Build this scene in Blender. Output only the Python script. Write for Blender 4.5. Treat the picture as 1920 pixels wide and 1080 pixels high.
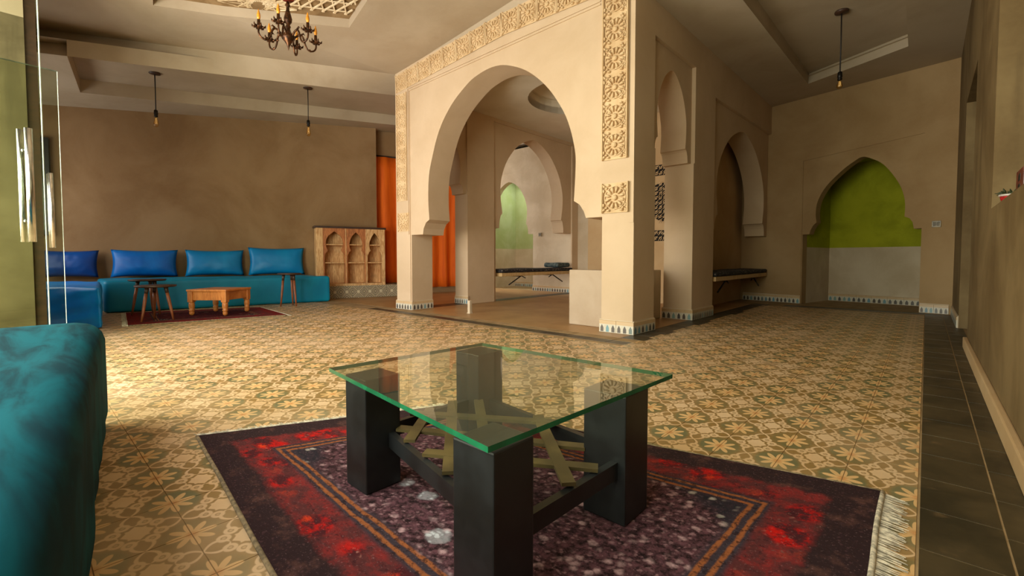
import bpy, bmesh, math, random
from mathutils import Vector, Matrix, noise
from mathutils.geometry import tessellate_polygon, delaunay_2d_cdt
random.seed(7)
D = bpy.data
SC = bpy.context.scene
COL = SC.collection
for _o in list(D.objects):
    D.objects.remove(_o, do_unlink=True)
PI = math.pi

# ------------------------------------------------------------------ camera, sky, daylight, exposure
FPX = 850.0
EYE = Vector((0, 0, 0.72))
AZ = math.radians(42.4)
PITCH = math.atan(33 / 850.0)
cam = D.cameras.new('camera')
cam_o = D.objects.new('camera', cam)
COL.objects.link(cam_o)
cam.sensor_fit = 'HORIZONTAL'
cam.sensor_width = 36
cam.lens = FPX / 1920 * 36
cam.shift_y = -22 / 1920
cam.clip_start = 0.02
cam_o.location = EYE
cam_o.rotation_euler = (PI / 2 - PITCH, 0, AZ)
SC.camera = cam_o

world = D.worlds.new('sky')
SC.world = world
world.use_nodes = True
_nt = world.node_tree
_bg = _nt.nodes['Background']
_sky = _nt.nodes.new('ShaderNodeTexSky')
_sky.sky_type = 'NISHITA'
_sky.sun_disc = False
_sky.sun_elevation = math.radians(42)
_sky.sun_rotation = math.radians(200)
_nt.links.new(_sky.outputs[0], _bg.inputs[0])
_bg.inputs[1].default_value = 0.22

def area(name, loc, size, energy, color, direction, spread=180):
    l = D.lights.new(name, 'AREA')
    l.shape = 'RECTANGLE'
    l.size, l.size_y = size
    l.energy = energy
    l.color = color
    l.spread = math.radians(spread)
    o = D.objects.new(name, l)
    COL.objects.link(o)
    o.location = loc
    o.rotation_euler = Vector(direction).to_track_quat('-Z', 'Y').to_euler()
    return o
# daylight through the window and door behind the camera, then added fill lamps
area('window_daylight', (-1.25, -1.02, 1.6), (2.5, 2.1), 310, (1.0, 0.96, 0.90), (0.05, 1, -0.35))
area('door_daylight', (-4.0, -1.05, 1.3), (2.4, 2.4), 450, (1.0, 0.96, 0.91), (0.0, 1, -0.10))
area('ceiling_fill', (-2.6, -1.15, 0.5), (4.6, 0.8), 290, (1.0, 0.85, 0.64), (-0.1, 1, 0.9))  # added lamp low outside, aimed up to brighten the ceilings
area('corner_fill', (-8.2, -1.05, 1.4), (2.6, 1.4), 90, (1.0, 0.94, 0.85), (0, 1, -0.1))  # added lamp outside the corner, lifts the left wall and sofa end
area('passage_fill', (-10.62, 7.0, 1.55), (1.3, 1.5), 420, (1.0, 0.96, 0.90), (1, 0.02, 0))  # added lamp to brighten the passage and pavilion interior
area('niche_fill', (-7.29, 8.45, 2.725), (0.62, 0.38), 26, (0.94, 1.0, 0.93), (0, 0, -1))  # added lamp under the alcove lid, makes its upper walls glow

SC.view_settings.view_transform = 'Standard'
SC.view_settings.look = 'None'
SC.view_settings.exposure = -0.88
SC.view_settings.gamma = 1.0
SC.view_settings.use_curve_mapping = False
SC.cycles.max_bounces = 10
SC.cycles.diffuse_bounces = 7
SC.cycles.caustics_reflective = False
SC.cycles.caustics_refractive = False
SC.cycles.sample_clamp_indirect = 4.0
SC.cycles.use_denoising = True

# ------------------------------------------------------------------ node helpers
def lin(c):
    return tuple((x / 12.92 if x <= 0.04045 else ((x + 0.055) / 1.055) ** 2.4) for x in (v / 255 for v in c))

class G:
    """Small wrapper that turns Python arithmetic into math nodes."""
    def __init__(s, nt, sock): s.nt, s.s = nt, sock
    def _op(s, op, *o, clamp=False):
        n = s.nt.nodes.new('ShaderNodeMath'); n.operation = op; n.use_clamp = clamp
        for i, v in enumerate((s,) + o):
            if isinstance(v, G): s.nt.links.new(v.s, n.inputs[i])
            else: n.inputs[i].default_value = v
        return G(s.nt, n.outputs[0])
    def __add__(s, o): return s._op('ADD', o)
    __radd__ = __add__
    def __sub__(s, o): return s._op('SUBTRACT', o)
    def __rsub__(s, o): return s._op('MULTIPLY', -1.0)._op('ADD', o)
    def __mul__(s, o): return s._op('MULTIPLY', o)
    __rmul__ = __mul__
    def __truediv__(s, o): return s._op('DIVIDE', o)
    def abs(s): return s._op('ABSOLUTE')
    def mx(s, o): return s._op('MAXIMUM', o)
    def mn(s, o): return s._op('MINIMUM', o)
    def fract(s): return s._op('FRACT')
    def floor(s): return s._op('FLOOR')
    def sin(s): return s._op('SINE')
    def cos(s): return s._op('COSINE')
    def pw(s, o): return s._op('POWER', o)
    def sqrt(s): return s._op('SQRT')
    def at2(s, o): return s._op('ARCTAN2', o)
    def clamp(s): return s._op('ADD', 0.0, clamp=True)
    def ss(s, a, b):
        n = s.nt.nodes.new('ShaderNodeMapRange'); n.interpolation_type = 'SMOOTHSTEP'
        s.nt.links.new(s.s, n.inputs[0])
        lo, hi, r0, r1 = (a, b, 0, 1) if a < b else (b, a, 1, 0)
        n.inputs[1].default_value = lo; n.inputs[2].default_value = hi
        n.inputs[3].default_value = r0; n.inputs[4].default_value = r1
        return G(s.nt, n.outputs[0])

class Mat:
    def __init__(s, name, rough=0.6, metal=0.0, spec=0.5):
        s.m = D.materials.new(name); s.m.use_nodes = True
        s.nt = s.m.node_tree
        s.b = s.nt.nodes['Principled BSDF']
        s.b.inputs['Roughness'].default_value = rough
        s.b.inputs['Metallic'].default_value = metal
        s.b.inputs['Specular IOR Level'].default_value = spec
        s._uv = None
    def node(s, t): return s.nt.nodes.new(t)
    def link(s, a, b): s.nt.links.new(a.s if isinstance(a, G) else a, b)
    def uv(s):
        t = s.node('ShaderNodeTexCoord'); sp = s.node('ShaderNodeSeparateXYZ')
        s.link(t.outputs['UV'], sp.inputs[0])
        return G(s.nt, sp.outputs[0]), G(s.nt, sp.outputs[1])
    def pos(s):
        return s.node('ShaderNodeNewGeometry').outputs['Position']
    def obj(s):
        return s.node('ShaderNodeTexCoord').outputs['Object']
    def scaled(s, vec, sc, off=(0, 0, 0)):
        n = s.node('ShaderNodeMapping'); s.link(vec, n.inputs[0])
        n.inputs['Scale'].default_value = sc; n.inputs['Location'].default_value = off
        return n.outputs[0]
    def combine(s, x, y, z=0.0):
        n = s.node('ShaderNodeCombineXYZ')
        for i, v in enumerate((x, y, z)):
            if isinstance(v, G): s.link(v, n.inputs[i])
            else: n.inputs[i].default_value = v
        return n.outputs[0]
    def noise(s, vec, scale, detail=4, rough=0.55, dist=0.0):
        n = s.node('ShaderNodeTexNoise')
        if vec is not None: s.link(vec, n.inputs['Vector'])
        n.inputs['Scale'].default_value = scale; n.inputs['Detail'].default_value = detail
        n.inputs['Roughness'].default_value = rough; n.inputs['Distortion'].default_value = dist
        return G(s.nt, n.outputs[0])
    def voro(s, vec, scale, feature='F1', out='Distance', rand=1.0):
        n = s.node('ShaderNodeTexVoronoi'); n.feature = feature
        s.link(vec, n.inputs['Vector']); n.inputs['Scale'].default_value = scale
        n.inputs['Randomness'].default_value = rand
        return G(s.nt, n.outputs[out]) if out == 'Distance' else n.outputs[out]
    def white(s, x):
        n = s.node('ShaderNodeTexWhiteNoise'); n.noise_dimensions = '1D'
        s.link(x, n.inputs['W']); return G(s.nt, n.outputs['Value'])
    def rgb(s, c):
        n = s.node('ShaderNodeRGB'); l = lin(c); n.outputs[0].default_value = (*l, 1); return n.outputs[0]
    def mix(s, f, a, b, mode='MIX'):
        n = s.node('ShaderNodeMix'); n.data_type = 'RGBA'; n.blend_type = mode; n.clamp_factor = True
        if isinstance(f, G): s.link(f, n.inputs[0])
        else: n.inputs[0].default_value = f
        for v, i in ((a, 6), (b, 7)):
            if isinstance(v, tuple): n.inputs[i].default_value = (*lin(v), 1)
            else: s.link(v, n.inputs[i])
        return n.outputs[2]
    def ramp(s, f, stops):
        n = s.node('ShaderNodeValToRGB'); s.link(f, n.inputs[0]); e = n.color_ramp.elements
        while len(e) < len(stops): e.new(0.5)
        for k, (p, c) in enumerate(stops):
            e[k].position = p; e[k].color = (*lin(c), 1)
        return n.outputs[0]
    def color(s, c):
        if isinstance(c, tuple): s.b.inputs['Base Color'].default_value = (*lin(c), 1)
        else: s.link(c, s.b.inputs['Base Color'])
        return s
    def rough(s, g): s.link(g, s.b.inputs['Roughness']); return s
    def bump(s, h, strength=0.3, dist=0.01):
        n = s.node('ShaderNodeBump'); n.inputs['Strength'].default_value = strength; n.inputs['Distance'].default_value = dist
        s.link(h, n.inputs['Height']); s.link(n.outputs[0], s.b.inputs['Normal']); return s

def plaster(name, c1, c2, rough=0.75, scale=1.6, streak=False, bump=0.25, spec=0.25):
    m = Mat(name, rough, spec=spec); p = m.pos()
    n1 = m.noise(p, scale, 5, 0.6, 0.4)
    c = m.mix(n1.ss(0.32, 0.68), c1, c2)
    if streak:
        st = m.noise(m.scaled(p, (3.2, 3.2, 0.35)), 1.7, 4, 0.6)
        dark = tuple(int(v * 0.8) for v in c2)
        c = m.mix(st.ss(0.5, 0.75) * 0.7, c, dark)
    fine = m.noise(p, 38, 3, 0.6)
    m.color(m.mix(fine.ss(0.3, 0.7) * 0.12, c, c1))
    return m.bump(n1 * 0.6 + fine * 0.2, bump, 0.012).m

def plain(name, c, rough=0.5, metal=0.0, var=0.12, scale=30, spec=0.5, bump=0.0):
    m = Mat(name, rough, metal, spec); n = m.noise(m.obj(), scale, 3)
    d = tuple(int(v * (1 - var * 2)) for v in c)
    m.color(m.mix(n.ss(0.35, 0.65), d, c))
    if bump: m.bump(n, bump, 0.004)
    return m.m

def wood(name, c1, c2, rough=0.5, sc=(2, 2, 14), dist=1.2):
    m = Mat(name, rough); o = m.obj()
    n = m.noise(m.scaled(o, sc), 3.0, 5, 0.6, dist)
    k = m.noise(m.scaled(o, (1, 1, 1)), 5.0, 2)
    c = m.mix(n.ss(0.35, 0.65), c1, c2)
    m.color(m.mix(k.ss(0.55, 0.8) * 0.5, c, tuple(int(v * 0.6) for v in c1)))
    return m.bump(n, 0.15, 0.003).m

M = {}
M['cream'] = plaster('cream_plaster', (202, 179, 149), (192, 168, 137), bump=0.12)
M['ceil'] = plaster('ceiling_plaster', (186, 171, 148), (172, 155, 130), scale=1.1, bump=0.1)
M['brown'] = plaster('brown_plaster', (156, 127, 92), (134, 104, 70), scale=1.0)
M['olive'] = plaster('olive_plaster', (130, 110, 76), (100, 80, 50), scale=1.4, streak=True)
M['tan'] = plaster('tan_plaster', (196, 168, 128), (182, 150, 108), scale=1.2, bump=0.15)
M['parapet'] = plaster('parapet_plaster', (184, 166, 144), (170, 150, 126), scale=1.6)
M['pavceil'] = plaster('pavilion_ceiling_plaster', (216, 208, 190), (204, 194, 172), scale=1.2, bump=0.1)
M['pier'] = plaster('mossy_plaster', (112, 100, 76), (88, 78, 56), scale=2.2, streak=True)
M['far'] = plaster('far_wall_plaster', (172, 144, 104), (154, 124, 84), scale=1.1, bump=0.12)
M['grey'] = plaster('grey_plaster', (176, 168, 146), (150, 142, 120), scale=1.3)
M['limewash'] = plaster('limewash', (205, 190, 165), (186, 168, 140), scale=1.8)
M['green'] = plaster('green_plaster', (168, 172, 28), (142, 148, 14), scale=2.4)
M['greenleft'] = plaster('pale_green_plaster', (178, 186, 140), (160, 170, 112), scale=2)
M['relief'] = plaster('carved_plaster', (212, 186, 146), (196, 166, 124), scale=6, bump=0.1)
M['lattice'] = plaster('lattice_plaster', (224, 206, 172), (200, 178, 140), scale=8, bump=0.1)
M['latticeback'] = plaster('lattice_ground', (150, 124, 88), (120, 96, 64), scale=8, bump=0.1)
M['grout'] = plaster('grout', (168, 142, 104), (140, 116, 80), scale=6, bump=0.1)
M['darkmetal'] = plain('dark_metal', (30, 26, 22), 0.4, 0.6)
M['black'] = plain('black_paint', (30, 32, 34), 0.42, 0.0, 0.2, 9)
M['chrome'] = plain('brushed_steel', (205, 205, 200), 0.22, 1.0, 0.05)
M['white'] = plain('dull_plastic', (150, 136, 104), 0.4)
M['darkwood'] = wood('dark_wood', (52, 34, 24), (70, 46, 32), 0.45)
M['legwood'] = wood('leg_wood', (140, 78, 44), (112, 60, 32), 0.45, (14, 14, 2))
M['pine'] = wood('pine', (206, 132, 66), (178, 104, 44), 0.42, (12, 2, 2))
M['cabwood'] = wood('weathered_wood', (228, 188, 134), (190, 138, 84), 0.65, (12, 12, 1.6), 1.6)
M['cabred'] = wood('reddish_wood', (192, 122, 68), (150, 86, 44), 0.6, (10, 10, 2), 1.6)
M['benchwood'] = wood('pale_bench_wood', (206, 176, 126), (186, 152, 100), 0.5, (2, 14, 2))
M['bronze'] = plain('aged_bronze', (92, 58, 32), 0.38, 0.75, 0.25, 40)
M['candle'] = plain('amber_candle', (228, 150, 40), 0.35, 0.0, 0.1)
M['cord'] = plain('dark_cord', (28, 20, 16), 0.6)
M['redpot'] = plain('red_pot', (196, 40, 44), 0.35)
M['leaf'] = plain('leaf', (58, 66, 34), 0.6)
M['boxbrown'] = plain('brown_card', (110, 52, 34), 0.55)
M['paper'] = plain('white_card', (205, 205, 210), 0.55)
M['greyprint'] = plain('grey_print', (120, 116, 124), 0.6)
M['rim'] = plain('pot_rim', (222, 210, 205), 0.5)
M['fringe'] = plain('wool_fringe', (222, 212, 188), 0.9, 0, 0.15, 60)
M['binding'] = plain('rug_binding', (150, 132, 100), 0.9, 0, 0.15, 60)
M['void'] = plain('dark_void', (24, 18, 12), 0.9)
M['orangecloth'] = None

def fabric(name, c1, c2, sheen=0.5, rough=0.7, nscale=3.0, stretch=(1, 1, 1), sat=None):
    m = Mat(name, rough, spec=0.35); o = m.obj()
    n = m.noise(m.scaled(o, stretch), nscale, 4, 0.6, 0.6)
    w = m.noise(o, 260, 2)
    m.color(m.mix(n.ss(0.35, 0.66), c1, c2))
    m.b.inputs['Sheen Weight'].default_value = sheen
    m.b.inputs['Sheen Roughness'].default_value = 0.4
    m.b.inputs['Sheen Tint'].default_value = (*lin(sat or c2), 1)
    return m.bump(w, 0.08, 0.002).m
M['velvet'] = fabric('teal_velvet', (0, 44, 56), (0, 80, 94), 0.06, 0.9, 2.6, (1.2, 5, 2), (30, 120, 140))
M['velvet'].node_tree.nodes['Principled BSDF'].inputs['Specular IOR Level'].default_value = 0.1
M['satin'] = fabric('blue_satin', (0, 98, 184), (0, 118, 204), 0.12, 0.42, 2.0, (1, 1, 1), (60, 160, 220))
M['satinteal'] = fabric('teal_satin', (0, 116, 152), (0, 132, 166), 0.12, 0.45, 1.5, (1, 1, 1), (60, 170, 190))
M['satinmid'] = fabric('azure_satin', (0, 122, 186), (0, 138, 198), 0.12, 0.42, 1.5, (1, 1, 1), (60, 170, 220))
M['satindark'] = fabric('deep_blue_satin', (0, 62, 140), (0, 78, 158), 0.1, 0.42, 2.0)
M['armsatin'] = fabric('royal_blue_satin', (0, 126, 232), (0, 146, 240), 0.15, 0.36, 3.0, (1, 1, 1), (80, 170, 240))
M['orangecloth'] = fabric('orange_curtain_cloth', (222, 96, 10), (238, 112, 16), 0.3, 0.75, 2.0, (6, 6, 0.6))

def glassmat(name, tint, rough=0.0, gloss=1.0, density=0.0):
    """Thin architectural glass: mirror reflection by Fresnel over a tinted straight-through pane."""
    m = D.materials.new(name); m.use_nodes = True; nt = m.node_tree
    for n in list(nt.nodes):
        if n.type != 'OUTPUT_MATERIAL': nt.nodes.remove(n)
    out = [n for n in nt.nodes if n.type == 'OUTPUT_MATERIAL'][0]
    tr = nt.nodes.new('ShaderNodeBsdfTransparent'); tr.inputs[0].default_value = (*lin(tint), 1)
    gl = nt.nodes.new('ShaderNodeBsdfGlossy'); gl.inputs['Roughness'].default_value = rough
    ge = nt.nodes.new('ShaderNodeNewGeometry'); dt = nt.nodes.new('ShaderNodeVectorMath'); dt.operation = 'DOT_PRODUCT'
    nt.links.new(ge.outputs['Normal'], dt.inputs[0]); nt.links.new(ge.outputs['Incoming'], dt.inputs[1])
    k = (1.0 - G(nt, dt.outputs['Value']).abs()).pw(5.0) * 0.96 + 0.04        # Schlick, both sides alike
    mu = (k * gloss).clamp()
    mx = nt.nodes.new('ShaderNodeMixShader')
    nt.links.new(mu.s, mx.inputs[0])
    body = tr.outputs[0]
    if density:
        df = nt.nodes.new('ShaderNodeBsdfDiffuse'); df.inputs[0].default_value = (*lin((190, 200, 170)), 1)
        m2 = nt.nodes.new('ShaderNodeMixShader'); m2.inputs[0].default_value = density
        nt.links.new(tr.outputs[0], m2.inputs[1]); nt.links.new(df.outputs[0], m2.inputs[2]); body = m2.outputs[0]
    nt.links.new(body, mx.inputs[1]); nt.links.new(gl.outputs[0], mx.inputs[2])
    nt.links.new(mx.outputs[0], out.inputs[0])
    return m
M['glasstop'] = glassmat('table_glass', (238, 243, 226), 0.0, 1.25, 0.06)
M['glassedge'] = plain('green_glass_edge', (28, 112, 76), 0.12, 0.0, 0.1, 12, 0.8)
M['doorglass'] = glassmat('door_glass', (236, 240, 228), 0.0, 0.5)
M['dooredge'] = plain('pale_glass_edge', (208, 222, 206), 0.15, 0.0, 0.05)
M['topedge'] = plain('dimmed_glass_edge', (70, 78, 62), 0.3)  # edge colour painted darker, as if the top caught less light
M['bulb'] = glassmat('amber_bulb_glass', (255, 238, 196), 0.0, 1.5)

def filament():
    m = Mat('filament'); m.color((255, 200, 110))
    m.b.inputs['Emission Color'].default_value = (1.0, 0.75, 0.38, 1)
    m.b.inputs['Emission Strength'].default_value = 0.8
    return m.m
M['filament'] = filament()

def tile_material():
    """Encaustic cement tile: square medallion with four scrolled petals, a quarter star in each corner."""
    m = Mat('encaustic_tile', 0.36, spec=0.5)
    u, v = m.uv(); p = m.pos()
    a0 = (u - 0.5).abs(); b0 = (v - 0.5).abs()
    a = a0.mx(b0); b = a0.mn(b0)
    e = 0.012
    def below(x, t): return x.ss(t + e, t - e)
    # medallion
    med = below(a + b * 0.9, 0.185) .mx(below(a.mx(b), 0.118))
    # petals from the medallion to the middle of each side
    t = ((a - 0.2) / 0.3).clamp()
    w = (t * PI).sin().pw(0.8) * 0.115 + 0.004
    dline = (b - w).abs()
    onp = a.ss(0.195, 0.215)
    petal = below(dline, 0.024) * onp
    dia = below((a - 0.335).abs() * 0.9 + b, 0.05)
    # scrolls either side of each petal root
    r1 = ((a - 0.245) * (a - 0.245) + (b - 0.125) * (b - 0.125)).sqrt()
    scroll = below((r1 - 0.062).abs(), 0.025)
    dot = below(r1, 0.024)
    # star round each corner
    c = 0.5 - a0; d = 0.5 - b0
    r = (c * c + d * d).sqrt(); th = c.at2(d)
    star_r = ((th * 4).cos().abs().pw(1.4) * 0.66 + 0.34) * 0.285
    star = (r - star_r).ss(0.014, -0.014)
    core = r.ss(0.10, 0.02)
    n = m.noise(p, 2.1, 4, 0.6); n2 = m.noise(p, 14, 3)
    greenmask = r.ss(0.40, 0.30) * n.ss(0.30, 0.62)
    ground = m.mix(greenmask * 0.85, (144, 114, 64), (94, 104, 72))
    ground = m.mix(n2.ss(0.55, 0.8) * 0.35, ground, (108, 82, 40))
    ring = below((dline - 0.02).abs(), 0.012) * onp
    ground = m.mix(ring * 0.5, ground, (120, 86, 36))
    light = m.mix(n.ss(0.35, 0.7), (220, 190, 150), (208, 172, 126))
    starc = m.mix(core * 0.75, (216, 176, 120), (196, 132, 72))
    col = m.mix(star, ground, starc)
    lm = med.mx(petal).mx(scroll).mx(dia * 0.0).mx(dot * 0.6)
    col = m.mix(lm, col, light)
    wear_sheen = m.noise(p, 0.8, 5, 0.65)
    col = m.mix(wear_sheen.ss(0.42, 0.72) * 0.5, col, (206, 178, 142))  # patchy wear, strengthened to paint in the pale wash of floor reflections
    m.color(col)
    m.rough(n2 * 0.22 + wear_sheen * 0.16 + 0.22)
    return m.bump(n2, 0.05, 0.003).m
M['tile'] = tile_material()

def darktile():
    m = Mat('dark_stone_tile', 0.45, spec=0.4); p = m.pos()
    n = m.noise(p, 3.2, 5, 0.62, 0.5); n2 = m.noise(p, 9, 4, 0.6)
    c = m.mix(n.ss(0.35, 0.7), (48, 42, 28), (78, 66, 44))
    c = m.mix(n2.ss(0.6, 0.78) * 0.6, c, (124, 98, 66))
    m.color(c); m.rough(n2 * 0.3 + 0.3)
    return m.bump(n2, 0.1, 0.004).m
M['darktile'] = darktile()

def browntile():
    m = Mat('plain_brown_tile', 0.42, spec=0.4); p = m.pos()
    n = m.noise(p, 2.2, 4, 0.6)
    m.color(m.mix(n.ss(0.35, 0.7), (172, 134, 86), (150, 112, 66)))
    return m.bump(n, 0.05, 0.004).m
M['browntile'] = browntile()

def skirting():
    m = Mat('skirting_tile_glaze', 0.35); u, v = m.uv()
    k = u * 3.0; cell = k.floor(); x = (k - cell - 0.5).abs()
    rid = m.white(cell + m_rand(m) * 37.0)
    body = x.ss(0.31, 0.25) * v.ss(0.44, 0.36) * v.ss(0.03, 0.06)
    sh = ((0.62 - v) / 0.2).clamp() * 0.2 + 0.05
    neck = (x - sh).ss(0.03, -0.03) * v.ss(0.66, 0.62) * v.ss(0.3, 0.36)
    mot = body.mx(neck)
    n = m.noise(m.pos(), 30, 3)
    base = m.mix(v.ss(0.68, 0.72), (200, 194, 176), (196, 168, 128))
    base = m.mix(n.ss(0.5, 0.75) * 0.3, base, (150, 132, 104))
    mc = m.ramp(rid, [(0.0, (44, 34, 28)), (0.45, (58, 44, 36)), (0.5, (70, 132, 158)), (0.66, (112, 150, 146)), (0.85, (40, 40, 46))])
    m.color(m.mix(mot * 0.9, base, mc)); return m.m
def m_rand(m):
    return G(m.nt, m.node('ShaderNodeObjectInfo').outputs['Random'])
M['skirt'] = skirting()

def plinthtile():
    m = Mat('plinth_tile_glaze', 0.35); u, v = m.uv()
    a = (u - 0.5).abs(); b = (v - 0.5).abs()
    s = a + b
    wave = ((s * 40.0).sin() * 0.5 + 0.5)
    ang = ((a - b).abs() * 34.0).sin() * 0.5 + 0.5
    n = m.noise(m.pos(), 45, 3)
    f = (wave * 0.6 + ang * 0.4)
    c = m.mix(f.ss(0.35, 0.65), (84, 78, 70), (196, 182, 152))
    c = m.mix(s.ss(0.16, 0.1), c, (214, 204, 176))
    c = m.mix(n.ss(0.5, 0.7) * 0.4, c, (138, 118, 90))
    m.color(c); return m.m
M['plinthtile'] = plinthtile()

def rug_material(name, W, Hh, field, bright, dull, whites, borderc, red1, red2, s=1.0):
    m = Mat(name, 0.95, spec=0.1); u, v = m.uv()
    x = u * W; y = v * Hh; vec = m.combine(x, y)
    n = m.noise(vec, 9 * s, 5, 0.7); nb = m.noise(vec, 2.2 * s, 3); nf = m.noise(vec, 70, 3)
    d = (x.mn(W - x)).mn(y.mn(Hh - y)) + (n - 0.5) * 0.02
    wv = m.combine(x + (m.noise(vec, 26 * s, 3, 0.6) - 0.5) * 0.03, y + (m.noise(m.scaled(vec, (1, 1, 1), (4, 7, 0)), 26 * s, 3, 0.6) - 0.5) * 0.03)
    big = m.voro(wv, 27 * s)
    sm = m.voro(m.scaled(wv, (1, 1, 1), (3, 5, 0)), 58 * s)
    fl = m.voro(m.scaled(wv, (1, 1, 1), (1.7, 0.4, 0)), 6.0 * s, rand=0.8)
    deep = tuple(int(c * 0.36) for c in field)
    pick = m.noise(vec, 15 * s, 3, 0.6)
    grainy = m.noise(vec, 48 * s, 4, 0.7)
    col = m.mix(grainy.ss(0.35, 0.65), deep, field)
    col = m.mix(sm.ss(0.40, 0.14) * grainy.ss(0.30, 0.55) * 0.9, col, dull)
    pet = big.ss(0.40, 0.12) * pick.ss(0.36, 0.58)
    col = m.mix(pet * (grainy.ss(0.25, 0.6) * 0.6 + 0.35), col, bright)
    halo = (fl - 0.30).abs().ss(0.07, 0.02)
    col = m.mix(halo * grainy.ss(0.7, 0.4) * 0.7, col, deep)
    fpick = m.noise(m.scaled(vec, (1, 1, 1), (2, 2, 0)), 3.1 * s, 2)
    core = fl.ss(0.22, 0.15) * fpick.ss(0.45, 0.53)
    col = m.mix(core * (sm.ss(0.5, 0.2) * 0.6 + 0.4), col, whites)
    warm = fl.ss(0.22, 0.13) * fpick.ss(0.45, 0.38)
    col = m.mix(warm * 0.7 * (sm.ss(0.5, 0.2) * 0.6 + 0.3), col, (168, 112, 78))
    col = m.mix(nb.ss(0.52, 0.7) * 0.55, col, deep)
    # pale spandrel areas near the inner border corners
    cx = (u - 0.5).abs() * 2; cy = (v - 0.5).abs() * 2
    span = (cx * 0.55 + cy * 0.55 + (n - 0.5) * 0.1).ss(0.53, 0.58)
    spc = m.mix(big.ss(0.40, 0.16), (36, 36, 44), (164, 158, 150))
    spc = m.mix(sm.ss(0.25, 0.1) * 0.7, spc, (60, 58, 70))
    col = m.mix(span * 0.85, col, spc)
    # borders
    guard = m.mix(sm.ss(0.3, 0.12), (136, 80, 48), (66, 66, 76))
    stripe = ((d - 0.265).abs() - 0.014).abs().ss(0.009, 0.003)
    gc = m.mix(stripe, (58, 50, 58), (146, 86, 50))
    gc = m.mix(grainy.ss(0.5, 0.62) * 0.75, gc, deep)
    col = m.mix((d + (pick - 0.5) * 0.03).ss(0.305, 0.28), col, gc)
    blot = m.voro(wv, 11 * s); bl2 = m.noise(vec, 16 * s, 5, 0.7)
    redm = m.mix(bl2.ss(0.42, 0.62), (72, 30, 34), red1)
    redm = m.mix(blot.ss(0.34, 0.14) * grainy.ss(0.35, 0.55), redm, red2)
    redm = m.mix(sm.ss(0.30, 0.10) * pick.ss(0.5, 0.62) * 0.9, redm, (170, 116, 106))
    gap = m.voro(m.scaled(vec, (1, 1, 1), (6, 2, 0)), 9 * s, rand=0.7)
    redm = m.mix((gap + (bl2 - 0.5) * 0.35).ss(0.38, 0.56) * 0.75, redm, (88, 46, 46))
    redm = m.mix(grainy.ss(0.52, 0.70) * 0.8, redm, (52, 24, 28))
    col = m.mix((d + (bl2 - 0.5) * 0.03).ss(0.242, 0.222), col, redm)
    outer = m.mix(sm.ss(0.3, 0.1) * 0.5, borderc, tuple(min(255, int(c * 1.9)) for c in borderc))
    outer = m.mix(n.ss(0.5, 0.7) * 0.6, outer, (104, 70, 62))
    col = m.mix((d + (bl2 - 0.5) * 0.05).ss(0.132, 0.10), col, outer)
    col = m.mix(nf.ss(0.45, 0.75) * 0.35, col, tuple(int(c * 0.5) for c in field))
    weave = m.noise(vec, 150, 3, 0.7)
    col = m.mix(weave.ss(0.58, 0.72) * grainy.ss(0.3, 0.6) * 0.22, col, tuple(min(255, int(c * 1.2)) for c in bright))
    m.color(col)
    return m.bump(big * 0.5 + nf * 0.6, 0.5, 0.006).m

# ------------------------------------------------------------------ object helpers
def link(o, parent=None):
    COL.objects.link(o)
    if parent is not None: o.parent = parent
    return o
def meta(o, label=None, cat=None, group=None, kind=None):
    if label: o['label'] = label
    if cat: o['category'] = cat
    if group: o['group'] = group
    if kind: o['kind'] = kind
    return o
def thing(name, loc, label, cat, group=None, rz=0.0):
    o = D.objects.new(name, None); o.empty_display_size = 0.1
    o.location = loc; o.rotation_euler = (0, 0, rz)
    return meta(link(o), label, cat, group)

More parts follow.
